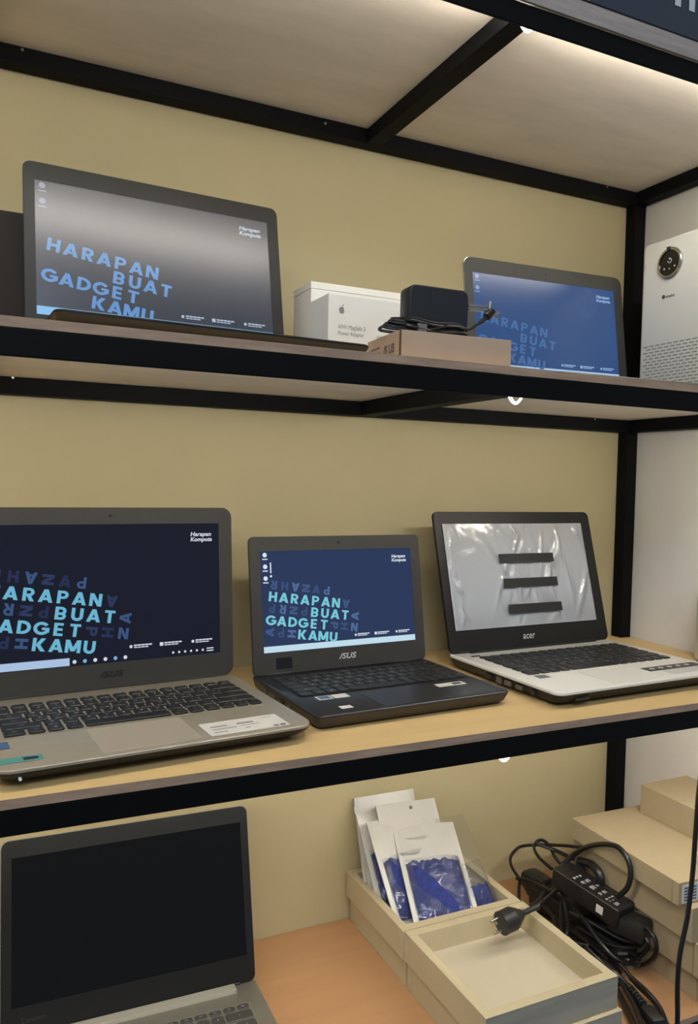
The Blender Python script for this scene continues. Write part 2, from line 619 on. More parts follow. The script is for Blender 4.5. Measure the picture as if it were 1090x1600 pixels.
m_ = MB(); m_.box(-(X_R - X_L) / 2, (X_R - X_L) / 2, -D / 2 - 0.0042, -D / 2 - 0.0012, 0.8653 - (ZT - BT), 0.8885 - (ZT - BT))
m_.build('edge_lipping', mat('pale_edge_lipping', (172, 161, 154), 0.6, noise=0.2, nscale=30, stretch=(0.5, 3, 6)), tb_)

# ------------------------------------------------------------------ LED strips behind the front beams
for zt, lab in ((ZT, 'under the topmost board'), (Z2, 'under the adapter-carton board'), (Z3, 'under the three-laptop board')):
    zc = zt - BT - 0.0130
    for (x0, x1, nm) in ((X_L + W_B + 0.004, X_CROSS[1] - 0.003, 'off the left side'), (X_CROSS[1] + 0.031, X_CROSS[0] - 0.003, 'left of the middle cross beam'),
                         (X_CROSS[0] + 0.031, -0.004, 'right of the middle cross beam')):
        root = empty('led_strip', ((x0 + x1) / 2, -D + 0.0110, zc), 0,
                     'lit LED strip %s, %s' % (lab, nm), 'light strip', 'LED strips under the shelves')
        hx = (x1 - x0) / 2
        TL = Matrix.Rotation(math.radians(-46), 4, 'X')
        m_ = MB(); m_.box(-hx, hx, -0.0012, 0.0, -0.0065, 0.0065)
        m_.xf(TL).build('strip_shield', M['bag_white'], root)  # unseen plate added behind the diodes, keeps their light off the board above
        m_ = MB(); m_.box(-hx, hx, 0.0003, 0.0009, -0.0045, 0.0045)
        m_.xf(TL).build('diode_strip', M['led_low'] if zt == Z3 else (M['led_top'] if zt == ZT else M['led']), root)
        if nm.startswith('right'):
            m_ = MB()
            c0 = -hx - 0.0135
            m_.tube([(c0 - 0.006, -0.002, 0.001), (c0 - 0.005, -0.002, -0.013), (c0 + 0.003, -0.002, -0.0195), (c0 + 0.011, -0.002, -0.013), (c0 + 0.012, -0.002, -0.003)], lambda t: 0.0026 - 0.0012 * t, 8)
            m_.build('strip_tail', M['led_tail'], root, True)

# ------------------------------------------------------------------ shop sign on the top board's edge
sg = empty('shop_sign', (-0.35, -D - 0.0025, 0.8890), 0, 'dark slate shop sign with white letters above the topmost shelf', 'sign')
m_ = MB(); m_.box(-0.30, 0.36, -0.004, 0.004, 0.0, 0.16)
m_.build('sign_panel', M['sign_dark'], sg)
m_ = MB(); m_.box(-0.30, -0.135, -0.0046, -0.0041, 0.0, 0.16)
m_.build('white_patch', M['sign_white'], sg)
tm = MB()
hA, hB2 = ony(1054, 9, -D - 0.0072), ony(1085, 18, -D - 0.0072)
hb = (hA.z + hB2.z) / 2 - 0.8890
hw_ = (hB2.x - hA.x) / 0.76
for ch, xc in (('C', hA.x - 0.60 * hw_), ('H', (hA.x + hB2.x) / 2), ('B', hB2.x + 0.5 * hw_)):
    put_bold(tm, ch, xc + 0.35, hb + hw_ / 2, hw_)
tm.xf(Matrix.Rotation(PI / 2, 4, 'X'))
tm.v = [(x, -0.0047, z) for x, y, z in tm.v]
tm.build('sign_letters', M['sign_white'], sg)

# ------------------------------------------------------------------ laptops
LAYOUT = [
    [('Esc', 1), ('F1', 1), ('F2', 1), ('F3', 1), ('F4', 1), ('F5', 1), ('F6', 1), ('F7', 1), ('F8', 1), ('F9', 1), ('F10', 1), ('F11', 1), ('F12', 1), ('Ins', 1), ('Del', 1)],
    [('`', 1), ('1', 1), ('2', 1), ('3', 1), ('4', 1), ('5', 1), ('6', 1), ('7', 1), ('8', 1), ('9', 1), ('0', 1), ('-', 1), ('=', 1), ('<-', 2)],
    [('Tab', 1.5), ('Q', 1), ('W', 1), ('E', 1), ('R', 1), ('T', 1), ('Y', 1), ('U', 1), ('I', 1), ('O', 1), ('P', 1), ('[', 1), (']', 1), ('\\', 1.5)],
    [('Caps', 1.75), ('A', 1), ('S', 1), ('D', 1), ('F', 1), ('G', 1), ('H', 1), ('J', 1), ('K', 1), ('L', 1), (';', 1), ("'", 1), ('Enter', 2.25)],
    [('Shift', 2.25), ('Z', 1), ('X', 1), ('C', 1), ('V', 1), ('B', 1), ('N', 1), ('M', 1), (',', 1), ('.', 1), ('/', 1), ('Shift', 2.75)],
    [('Ctrl', 1.25), ('Fn', 1), ('#', 1), ('Alt', 1), ('', 5), ('Alt', 1), ('=', 1), ('Ctrl', 1.0), ('<', 0.95), ('v', 0.9), ('>', 0.9)],
]
KEYMESH = {}


def key_mesh(w, d, h, tag_, m):
    k = (round(w, 5), round(d, 5), h, tag_)
    if k not in KEYMESH:
        mb_ = MB()
        c = 0.0022

        def oct_(hw, hd, z):
            return [(hw, -hd + c, z), (hw, hd - c, z), (hw - c, hd, z), (-hw + c, hd, z), (-hw, hd - c, z), (-hw, -hd + c, z), (-hw + c, -hd, z), (hw - c, -hd, z)]
        mb_.loft([oct_(w / 2, d / 2, 0), oct_(w / 2, d / 2, h * 0.6), oct_(w / 2 - 0.0008, d / 2 - 0.0008, h)], cap=True)
        me = bpy.data.meshes.new('key')
        me.from_pydata(mb_.v, [], mb_.f)
        me.materials.append(m)
        me.update()
        KEYMESH[k] = me
    return KEYMESH[k]


def keyboard(root, x0, x1, y0, y1, z, keymat, wellmat, individual=True, kh=0.0019, gap=0.0028, fn_h=0.62, legend=None, well=True):
    """x0..x1 across, y1 back .. y0 front, on deck height z"""
    mb_ = MB()
    if well:
        mb_.loft([rrect(x0 - 0.002, x1 + 0.002, y0 - 0.002, y1 + 0.002, 0.003, 0.0, 2), rrect(x0 - 0.002, x1 + 0.002, y0 - 0.002, y1 + 0.002, 0.003, 0.0004, 2)])
    kb = mb_.build('keyboard', wellmat, root, loc=(0, 0, z))
    U = (x1 - x0) / 15.0
    rows = [fn_h] + [1] * 5
    V = (y1 - y0) / sum(rows)
    yy = y1
    leg = MB()
    allk = MB()
    for r, row in enumerate(LAYOUT):
        hgt = rows[r] * V
        xx = x0
        yc = yy - hgt / 2
        for name, w in row:
            kw = w * U
            xc = xx + kw / 2
            if individual:
                me = key_mesh(kw - gap, hgt - gap, kh, root.name, keymat)
                link('key', me, kb, (xc, yc, 0.0005))
            else:
                allk.box(xc - (kw - gap) / 2, xc + (kw - gap) / 2, yc - (hgt - gap) / 2, yc + (hgt - gap) / 2, 0.0005, kh)
            if legend and name and individual:
                s = name.upper() if len(name) == 1 else name
                if name == '#':
                    quad(leg, xc - 0.0016, xc + 0.0016, yc - 0.0014, yc + 0.0014, kh + 0.0007)
                else:
                    put_text(leg, s, xc if len(s) == 1 or r == 0 else xc, yc + (0.0012 if len(s) == 1 else 0), 0.0036 if len(s) == 1 else 0.0021, bold=0.02, z=kh + 0.0007)
            xx += kw
        yy -= hgt
    if individual and legend:
        leg.build('key_legends', legend, kb)
    if not individual:
        tag(allk.build('key_rows', keymat, kb), kind='stuff')
    return kb


def wallpaper(root, sx0, sx1, sy0, sy1, LM, spec):
    """LM maps lid plane (x, v, w) to laptop space"""
    sw = sx1 - sx0

    def emit(rgb):
        return mat('%s_%d_%d_%d' % ((spec['id'],) + tuple(int(c) for c in rgb)), (8, 8, 9), spec.get('rough', 0.15), spec=spec.get('spec', 0.5), emit=rgb)
    scr = MB()
    quad(scr, sx0, sx1, sy0, sy1, -0.0006)
    scr = scr.xf(LM).build('screen', emit(spec['bg']), root)
    if spec.get('blank'):
        return scr
    rot = -0.139
    c, s = math.cos(rot), math.sin(rot)
    gs, gx, gy = spec.get('grid', (1.0, 0.0, 0.0))
    dx, dy = 0.0667 * sw * gs, 0.0660 * sw * gs
    ox, oy = sx0 + (0.068 + gx) * sw, sy1 - (0.257 + gy) * sw

    def cell(col, row):
        return ox + c * col * dx + s * row * dy, oy + s * col * dx - c * row * dy
    words = ((0, 0, 'HARAPAN'), (1, 4, 'BUAT'), (2, 0, 'GADGET'), (3, 3, 'KAMU'))
    for row, c0, w in words:
        for i, ch in enumerate(w):
            x, y = cell(c0 + i, row)
            br = MB()
            put_bold(br, ch, x, y, 0.0545 * sw, rot, z=-0.0003, wide=1.2)
            br.xf(LM).build('wallpaper_letter', emit(spec['bright']), scr)
    if spec.get('dim'):
        dims = ((-1, 0, 'R', 2), (-1, 1, 'H', 2), (-1, 2, 'A', 2), (-1, 3, 'N', 1), (-1, 4, 'A', 0), (-1, 5, 'P', 2),
                (0, 7, 'A', 2), (1, 0, 'P', 2), (1, 1, 'R', 2), (1, 2, 'N', 1), (1, 3, 'P', 2), (1, 8, 'A', 1),
                (2, 6, 'P', 3), (2, 7, 'H', 1), (2, 8, 'N', 0), (3, 0, 'A', 1), (3, 1, 'P', 2), (3, 2, 'H', 1), (3, 7, 'A', 1),
                (4, 0, 'N', 0), (4, 1, 'A', 2), (4, 2, 'P', 0))
        for k, rgb in enumerate(spec['dim']):
            for i, (row, cc, ch, q) in enumerate(dims):
                if i % len(spec['dim']) != k:
                    continue
                x, y = cell(cc, row)
                if y - 0.03 * sw < sy0 + 0.035 * sw or x - 0.03 * sw < sx0:
                    continue
                dm = MB()
                put_bold(dm, ch, x, y, 0.050 * sw, rot + q * PI / 2, z=-0.0004, wide=1.1)
                dm.xf(LM).build('faded_letter', emit(rgb), scr)
    # maker's logo, top right
    lg = MB()
    for i, t in enumerate(('Harapan', 'Komputa')):
        put_text(lg, t, sx1 - 0.138 * sw, sy1 - (0.049 + 0.024 * i) * sw, 0.0175 * sw, 0, bold=0.03, shear=0.2, anchor='l', z=-0.0003, wfit=(0.100 + 0.004 * i) * sw)
    lg.xf(LM).build('corner_logo', emit(spec['white']), scr)
    # contact lines, bottom right (too small to read in the photograph)
    ct = MB()
    for x0_, kind in ((0.585, 0), (0.722, 1), (0.868, 2)):
        x = sx0 + x0_ * sw
        y = sy0 + 0.062 * sw
        disc(ct, x, y, 0.007 * sw, -0.0003, 10)
        if kind == 1:
            quad(ct, x - 0.008 * sw, x + 0.008 * sw, y - 0.008 * sw, y + 0.008 * sw, -0.0003)
        xx = x + 0.013 * sw
        for j in range(5):
            quad(ct, xx + j * 0.0165 * sw, xx + (j * 0.0165 + 0.0145) * sw, y + 0.001 * sw, y + 0.0072 * sw, -0.0003)
        for j in range(4):
            quad(ct, xx + j * 0.0165 * sw, xx + (j * 0.0165 + 0.0145) * sw, y - 0.0075 * sw, y - 0.003 * sw, -0.0003)
    ct.xf(LM).build('contact_lines', emit(spec['white']), scr)
    # taskbar
    tb = MB()
    if spec['bar'] == 'dark':
        quad(tb, sx0, sx0 + 0.325 * sw, sy0 + 0.001, sy0 + 0.036 * sw, -0.0003)
    elif spec['bar'] == 'light':
        quad(tb, sx0, sx1, sy0 + 0.0005, sy0 + 0.036 * sw, -0.00035)
    tb.xf(LM).build('taskbar', emit(spec['barcol']), scr)
    ic = MB()
    if spec['bar'] == 'dark':
        for j in range(6):
            x = sx0 + (0.345 + 0.043 * j) * sw
            ti = MB()
            disc(ti, x, sy0 + 0.018 * sw, 0.0085 * sw, -0.0003, 8)
            ti.xf(LM).build('taskbar_icon', emit(((206, 212, 224), (120, 170, 214), (206, 212, 224))[j % 3]), scr)
        for j in range(6):
            x = sx1 - (0.055 + 0.028 * j + 0.03) * sw
            disc(ic, x, sy0 + 0.019 * sw, 0.0055 * sw, -0.0003, 8)
        for j in (0, 1):
            quad(ic, sx1 - 0.066 * sw, sx1 - 0.033 * sw, sy0 + (0.011 + 0.011 * j) * sw, sy0 + (0.016 + 0.011 * j) * sw, -0.0003)
    for j in range(spec.get('icons', 0)):
        y = sy1 - (0.022 + 0.066 * j) * sw
        x = sx0 + 0.028 * sw
        di = MB()
        disc(di, x, y, 0.0135 * sw, -0.0003, 8)
        quad(di, x - 0.016 * sw, x + 0.016 * sw, y - 0.027 * sw, y - 0.021 * sw, -0.0003)
        di.xf(LM).build('desktop_icon', emit(spec.get('iconcol', spec['white'])), scr)
    if spec.get('exclaim'):
        x = sx0 + 0.061 * sw
        di = MB(); quad(di, x - 0.0035 * sw, x + 0.0035 * sw, sy1 - 0.125 * sw, sy1 - 0.065 * sw, -0.0003)
        di.xf(LM).build('icon_bar', emit(spec['white']), scr)
        di = MB(); disc(di, x, sy1 - 0.142 * sw, 0.007 * sw, -0.0003, 8)
        di.xf(LM).build('icon_dot', emit(spec['white']), scr)
    if ic.v:
        ic.xf(LM).build('small_icons', emit(spec['white']), scr)
    return scr


def laptop(name, label, x, y, z, yaw, W, H, tilt, Dp, t, scr, deckmat, sidemat, bezelmat, shellmat, spec, lidr=0.012, base_r=0.014,
           deck_t=0.004, brand=None, group='open laptops on the shelves', taper=0.010, hinge_gap=(0.30, 0.30)):
    a = math.radians(yaw)
    root = empty(name, (x, y, z), a, label, 'laptop', group)
    LM = Matrix.Translation((0, 0, t)) @ Matrix.Rotation(-math.radians(tilt), 4, 'X') @ Matrix(((1, 0, 0, 0), (0, 0, -1, 0), (0, 1, 0, 0), (0, 0, 0, 1)))
    hw = W / 2
    yb, yf = 0.010, -Dp
    # lower case: tapers inward towards the feet
    zs = t - deck_t
    m_ = MB()
    m_.loft([rrect(-hw + taper, hw - taper, yf + taper * 1.6, yb - 0.004, base_r, 0.0022), rrect(-hw + taper * 0.5, hw - taper * 0.5, yf + taper * 0.8, yb - 0.002, base_r, zs * 0.35),
             rrect(-hw + 0.001, hw - 0.001, yf + 0.001, yb, base_r, zs * 0.8), rrect(-hw, hw, yf, yb, base_r, zs)])
    base = m_.build('base_case', sidemat, root, True)
    for sx in (-1, 1):
        for fy in (yf + 0.035, yb - 0.03):
            f_ = MB(); f_.cyl((sx * (hw - 0.04), fy, 0.0), (sx * (hw - 0.04), fy, 0.0024), 0.007, 12)
            f_.build('rubber_foot', M['rubber'], base)
    m_ = MB()
    m_.loft([rrect(-hw, hw, yf, yb, base_r, zs), rrect(-hw, hw, yf, yb, base_r, t - 0.0012), rrect(-hw + 0.0012, hw - 0.0012, yf + 0.0012, yb - 0.001, base_r, t)])
    deck = m_.build('deck', deckmat, root, True)
    # lid
    sx0, sx1, sy0, sy1 = scr
    lo = 0.0004
    m_ = MB()
    m_.loft([rrect(-hw + 0.0015, hw - 0.0015, lo + 0.001, H - 0.0015, lidr, -0.0062), rrect(-hw, hw, lo, H, lidr, -0.0045), rrect(-hw, hw, lo, H, lidr, -0.0012)])
    shell = m_.xf(LM).build('lid_shell', shellmat, root, True)
    outer = rrect(-hw + 0.0006, hw - 0.0006, lo + 0.0006, H - 0.0006, lidr, 0.0, 5)
    inner = rrect(sx0, sx1, sy0, sy1, 0.0006, 0.0, 5)
    bez = frame_ring(outer, inner, 0.0012).xf(LM).build('bezel', bezelmat, root)
    cm = MB()
    disc(cm, (sx0 + sx1) / 2, (sy1 + H) / 2, 0.0026, 0.0002, 14)
    cm.xf(LM).build('webcam', M['lens'], bez)
    if brand:
        bm_ = MB()
        put_text(bm_, brand[0], (sx0 + sx1) / 2 + brand[4], sy0 * 0.56 + lo * 0.4, brand[1], bold=0.03 if brand[0].isupper() else 0.008, z=0.0003, space=brand[3] if brand[3] else 1, wfit=brand[5], shear=brand[6])
        bm_.xf(LM).build('brand_mark', brand[2], bez)
    # hinges
    for sx in (-1, 1):
        m_ = MB()
        m_.cyl((sx * hw * 0.62, 0.003, t + 0.001), (sx * hw * 0.86, 0.003, t + 0.001), 0.0032, 12)
        m_.build('hinge', M['black_plastic'] if bezelmat != M['bezel_grey'] else bezelmat, root, True)
    wallpaper(root, sx0, sx1, sy0, sy1, LM, spec)
    return root, deck, base, bez, LM


def sticker(deck, name, pts, m, z):
    m_ = MB()
    m_.add([(px, py, z) for px, py in pts] + [(px, py, z - 0.0003) for px, py in pts], [(0, 1, 2, 3), (7, 6, 5, 4), (0, 4, 5, 1), (1, 5, 6, 2), (2, 6, 7, 3), (3, 7, 4, 0)])
    return m_.build(name, m, deck)


def rect_pts(x0, x1, y0, y1):
    return [(x0, y0), (x1, y0), (x1, y1), (x0, y1)]


def touchpad(deck, x0, x1, y0, y1, z, m):
    m_ = MB()
    m_.loft([rrect(x0, x1, y0, y1, 0.003, z - 0.0006), rrect(x0, x1, y0, y1, 0.003, z + 0.0003), rrect(x0 + 0.0005, x1 - 0.0005, y0 + 0.0005, y1 - 0.0005, 0.003, z + 0.0005)])
    return m_.build('touchpad', m, deck)


def ports(base, side, xs, z, depth_list):
    for (yy, w, h, m) in depth_list:
        m_ = MB(); m_.box(xs - 0.0008, xs + 0.0022, yy - w / 2, yy + w / 2, z - h / 2, z + h / 2)
        m_.build('port', m, base)


# --- silver laptop, middle shelf, left
sp = dict(id='scr_silver', bg=(9, 12, 30), bright=(104, 176, 204), dim=[(38, 50, 88), (30, 40, 76), (52, 78, 122)], white=(206, 212, 224), bar='dark', barcol=(168, 190, 222), icons=0, grid=(1.028, -0.040, 0.013), rough=0.16)
t1 = 0.0207
root, deck, base, bez, LM = laptop('silver_laptop', 'champagne-silver laptop with dark lettered wallpaper, cut by the photo left edge',
    -0.9948, -0.1447, Z3 + 0.0002, 5.1, 0.340, 0.2370, 4.6, 0.2500, t1, (-0.1505, 0.1505, 0.0335, 0.2150), M['silver_deck'], M['bezel_black'], M['bezel_grey'], M['bezel_grey'], sp,
    lidr=0.014, base_r=0.022, deck_t=0.0035, brand=('/SUS', 0.0075, M['logo_dim'], 1.05, 0.0, 0.032, 0.25), taper=0.016)
keyboard(root, -0.149, 0.149, -0.152, -0.034, t1, M['key'], M['silver_deck'], legend=M['legend'], kh=0.0026, gap=0.0034, fn_h=0.75)
touchpad(deck, -0.066, 0.0385, -0.2405, -0.158, t1, mat('pale_silver_touchpad', (190, 178, 160), 0.34, metal=0.3))
s_ = sticker(deck, 'spec_sticker', rect_pts(0.048, 0.142, -0.241, -0.196), M['sticker_white'], t1 + 0.0006)
m_ = MB()
for (xa, xb, yy, hh) in ((0.056, 0.076, -0.213, 0.003), (0.056, 0.084, -0.222, 0.002), (0.054, 0.070, -0.232, 0.002), (0.088, 0.108, -0.212, 0.004), (0.090, 0.112, -0.220, 0.0016),
                         (0.092, 0.098, -0.229, 0.002), (0.120, 0.134, -0.204, 0.0012), (0.123, 0.129, -0.236, 0.005), (0.131, 0.138, -0.236, 0.005)):
    quad(m_, xa, xb, yy - hh / 2, yy + hh / 2, t1 + 0.0008)
m_.build('sticker_print', M['sticker_print'], deck)
sticker(deck, 'green_sticker', rect_pts(-0.166, -0.121, -0.231, -0.216), M['sticker_green'], t1 + 0.0006)
sticker(deck, 'sticker_chip', rect_pts(-0.139, -0.125, -0.2275, -0.2205), M['sticker_dark'], t1 + 0.0009)
sticker(deck, 'processor_sticker', rect_pts(-0.164, -0.146, -0.186, -0.164), M['sticker_blue'], t1 + 0.0006)
m_ = MB(); m_.cyl((-0.145, -0.2465, 0.011), (-0.145, -0.2500, 0.011), 0.0016, 8); m_.build('status_light', M['icon_glow'], base)
m_ = MB(); m_.box(0.128, 0.146, 0.0005, 0.008, t1, t1 + 0.004, c=0.001); m_.build('hinge_bumper', M['rubber'], root)

# --- small dark laptop, middle shelf, centre
sp = dict(id='scr_small', bg=(36, 50, 84), bright=(118, 196, 212), dim=[(62, 84, 130), (52, 74, 118), (76, 104, 150)], white=(216, 226, 240), bar='light', barcol=(190, 218, 232), icons=3, exclaim=True, rough=0.14)
t2 = 0.0195
root, deck, base, bez, LM = laptop('small_laptop', 'small dark laptop with a light taskbar, between the silver and the white-decked laptops',
    -0.6565, -0.1410, Z3 + 0.0002, 3.3, 0.291, 0.1985, 9.1, 0.2037, t2, (-0.1287, 0.1280, 0.0315, 0.1775), M['dark_deck'], M['brown_side'], M['bezel_grey'], M['bezel_grey'], sp,
    lidr=0.008, base_r=0.008, deck_t=0.003, brand=('/SUS', 0.0078, M['logo_silver'], 1.05, 0.006, 0.030, 0.25), taper=0.006)
keyboard(root, -0.1285, 0.1365, -0.119, -0.018, t2, M['key'], M['black_plastic'], legend=M['legend'], kh=0.0016, gap=0.0016, fn_h=0.7)
touchpad(deck, -0.050, 0.0560, -0.200, -0.127, t2, M['dark_deck'])
sticker(deck, 'energy_sticker', rect_pts(-0.113, -0.092, -0.142, -0.126), M['sticker_white'], t2 + 0.0006)
sticker(deck, 'sticker_face', rect_pts(-0.110, -0.095, -0.140, -0.128), M['sticker_blue'], t2 + 0.0008)
sticker(deck, 'white_sticker', rect_pts(-0.090, -0.068, -0.142, -0.126), M['sticker_white'], t2 + 0.0006)
sticker(deck, 'square_sticker', rect_pts(-0.104, -0.088, -0.187, -0.176), M['sticker_white'], t2 + 0.0006)
sticker(deck, 'silver_sticker', rect_pts(0.066, 0.112, -0.151, -0.136), M['sticker_white'], t2 + 0.0006)
sticker(deck, 'sticker_chip', rect_pts(0.092, 0.106, -0.147, -0.140), M['sticker_dark'], t2 + 0.0009)
ports(base, -1, -0.1455, t2 * 0.5, ((-0.04, 0.010, 0.005, M['port']), (-0.065, 0.016, 0.006, M['port']), (-0.095, 0.012, 0.005, M['sticker_dark']), (-0.12, 0.008, 0.005, M['port'])))
m_ = MB(); quad(m_, -0.111, -0.086, 0.008, 0.0235, 0.0004); m_.xf(LM).build('bezel_sticker', M['gloss_black'], bez)

# --- white-decked laptop, middle shelf, right: paper sheet under film over its screen
sp = dict(id='scr_white', bg=(10, 10, 12), blank=True, rough=0.2)
t3 = 0.0225
root, deck, base, bez, LM = laptop('white_laptop', 'white-decked laptop with black lid, a barred paper sheet under film over its screen',
    -0.2910, -0.1246, Z3 + 0.0002, 2.1, 0.3465, 0.2375, 15.8, 0.2500, t3, (-0.1580, 0.1500, 0.0365, 0.2160), M['white_deck'], M['bezel_black'], M['bezel_black'], M['bezel_black'], sp,
    lidr=0.010, base_r=0.012, deck_t=0.004, brand=('acer', 0.0115, M['logo_silver'], 1.0, -0.004, 0.0265, 0.12), taper=0.012)
keyboard(root, -0.146, 0.152, -0.158, -0.034, t3, M['key'], M['white_deck'], legend=M['legend'], kh=0.0020, gap=0.0028, fn_h=0.6)
touchpad(deck, -0.062, 0.040, -0.243, -0.170, t3, M['white_deck'])
sticker(deck, 'processor_sticker', rect_pts(-0.141, -0.121, -0.177, -0.162), M['sticker_print'], t3 + 0.0006)
sticker(deck, 'spec_sticker', rect_pts(0.046, 0.160, -0.208, -0.188), M['sticker_dark'], t3 + 0.0006)
m_ = MB()
for j in range(5):
    disc(m_, 0.060 + j * 0.019, -0.198, 0.005, t3 + 0.0009, 10, ry=0.004)
m_.build('sticker_print', M['sticker_white'], deck)
sticker(deck, 'lower_sticker', rect_pts(0.066, 0.160, -0.232, -0.211), M['frost'], t3 + 0.0006)
m_ = MB(); m_.box(-0.150, -0.134, -0.0265, -0.0225, t3, t3 + 0.0008); m_.build('power_button', M['key'], deck)
m_ = MB(); m_.box(-0.137, 0.137, -0.006, 0.006, t3 - 0.003, t3 + 0.003, c=0.0015); m_.build('hinge_cover', M['black_plastic'], root)
ports(base, -1, -0.1735, t3 * 0.5, ((-0.10, 0.014, 0.006, M['sticker_dark']), (-0.125, 0.012, 0.009, M['port']), (-0.145, 0.015, 0.007, M['port']), (-0.17, 0.014, 0.006, M['port']), (-0.20, 0.008, 0.008, M['sticker_dark'])))
m_ = MB(); m_.box(-0.143, -0.118, -0.2502, -0.2480, 0.009, 0.013); m_.build('card_slot', M['sticker_dark'], base)
# paper sheet (a thing resting on the screen)
sheet = empty('paper_sheet', root.location, root.rotation_euler[2], 'white paper sheet with three black bars, in clear film on the white-decked laptop', 'paper')
m_ = MB()
m_.box(-0.1575, 0.1495, 0.0370, 0.2155, 0.0004, 0.0008)
m_.xf(LM).build('sheet', M['paper'], sheet)
m_ = MB()
for k, (xa, xb, yy) in enumerate(((-0.053, 0.068, 0.1535), (-0.050, 0.069, 0.1105), (-0.047, 0.070, 0.0660))):
    m_ = MB(); m_.box(xa, xb, yy - 0.0078, yy + 0.0078, 0.0058, 0.0061)
    m_.xf(LM).build('black_bar', M['tape_black'], sheet)
m_ = MB()
for ch, xx in (('R', -0.008), ('O', 0.010), ('M', 0.030)):
    put_text(m_, ch, xx, 0.198, 0.0085, bold=0.0, z=0.0010)
m_.xf(LM).build('faint_letters', M['grey_print'], sheet)
for (xa, xb) in ((-0.105, -0.073), (0.066, 0.094)):
    m_ = MB(); m_.box(xa, xb, 0.197, 0.2145, 0.0009, 0.00105)
    m_.xf(LM).build('tape_piece', M['kraft_pink'] if False else M['sticker_white'], sheet)
m_ = MB()
nx, ny = 120, 76
rng = np.random.RandomState(4)
cre = [(rng.uniform(-.05, .07), rng.uniform(.04, .21), PI / 2 + rng.uniform(-.6, .6), rng.uniform(.006, .014), rng.uniform(.015, .05), rng.choice((-1, 1)) * rng.uniform(.4, 1)) for _ in range(34)]
cre += [(rng.uniform(-.155, -.135), rng.uniform(.04, .21), PI / 2 + rng.uniform(-.9, .9), rng.uniform(.004, .008), rng.uniform(.008, .02), rng.uniform(.5, 1)) for _ in range(14)]
cre += [(rng.uniform(.08, .14), rng.uniform(.06, .21), PI / 2 + rng.uniform(-.5, .5), rng.uniform(.006, .012), rng.uniform(.02, .05), rng.uniform(.3, 1)) for _ in range(8)]
vv = []
for j in range(ny + 1):
    for i in range(nx + 1):
        px_, py_ = -0.1575 + 0.307 * i / nx, 0.0370 + 0.1785 * j / ny
        h = 0
        for (cx, cy, an, wd, ln, am) in cre:
            u = (px_ - cx) * math.cos(an) + (py_ - cy) * math.sin(an)
            w = -(px_ - cx) * math.sin(an) + (py_ - cy) * math.cos(an)
            h += am * math.exp(-(u / ln) ** 2) * max(0, 1 - abs(w) / wd * 1.3)
        edge = min(i, nx - i, j, ny - j) / 6
        vv.append((px_, py_, 0.0022 + min(0.0034, max(-0.0010, 0.0042 * h * min(1, edge)))))
m_.add(vv, [(j * (nx + 1) + i, j * (nx + 1) + i + 1, (j + 1) * (nx + 1) + i + 1, (j + 1) * (nx + 1) + i) for j in range(ny) for i in range(nx)])
m_.xf(LM).build('clear_film', M['film'], sheet, True)

# --- grey laptop, lowest shelf, screen off
sp = dict(id='scr_off', bg=(2, 3, 2), blank=True, rough=0.15, spec=0.3)
t4 = 0.0250
root, deck, base, bez, LM = laptop('grey_laptop', 'grey laptop with its screen switched off, on the lowest shelf',
    -0.9565, -0.1343, Z4 + 0.0002, -1.2, 0.340, 0.2434, 14.7, 0.2350, t4, (-0.1565, 0.1585, 0.0370, 0.2205), M['grey_deck'], M['grey_deck'], M['bezel_black'], M['silver_deck'], sp,
    lidr=0.010, base_r=0.010, deck_t=0.006, brand=('Lenovo', 0.0065, M['bezel_grey'], 1.0, -0.13, 0.030, 0.0), taper=0.006)
keyboard(root, -0.146, 0.146, -0.156, -0.042, t4, M['grey_key'], M['grey_deck'], legend=M['legend'], kh=0.0016, gap=0.0028, fn_h=0.62)
touchpad(deck, -0.055, 0.050, -0.228, -0.168, t4, M['grey_deck'])
m_ = MB(); m_.box(-0.137, 0.137, -0.0165, -0.0015, t4 - 0.004, t4 + 0.0055, c=0.0012); m_.build('hinge_cover', M['hinge_silver'], root)

# --- black laptop, upper shelf, left
sp = dict(id='scr_upper', bg=(34, 41, 56), bright=(86, 138, 196), dim=None, white=(168, 182, 200), bar='light', barcol=(120, 180, 224), icons=2, iconcol=(120, 124, 150), grid=(0.99, 0.0, 0.0125), rough=0.27, spec=0.9)
t5 = 0.0150
root, deck, base, bez, LM = laptop('black_laptop', 'black laptop with a greyish glare across its screen, beside the white adapter cartons',
    -0.9317, -0.1535, Z2 + 0.0002, 3.1, 0.343, 0.2410, 11.1, 0.2420, t5, (-0.1580, 0.1548, 0.0400, 0.2170), M['bezel_black'], M['brown_side'], M['bezel_black'], M['bezel_black'], sp,
    lidr=0.010, base_r=0.010, deck_t=0.003, taper=0.006)
keyboard(root, -0.147, 0.147, -0.152, -0.034, t5, M['key'], M['bezel_black'], individual=False)
touchpad(deck, -0.05, 0.05, -0.230, -0.165, t5, M['black_plastic'])

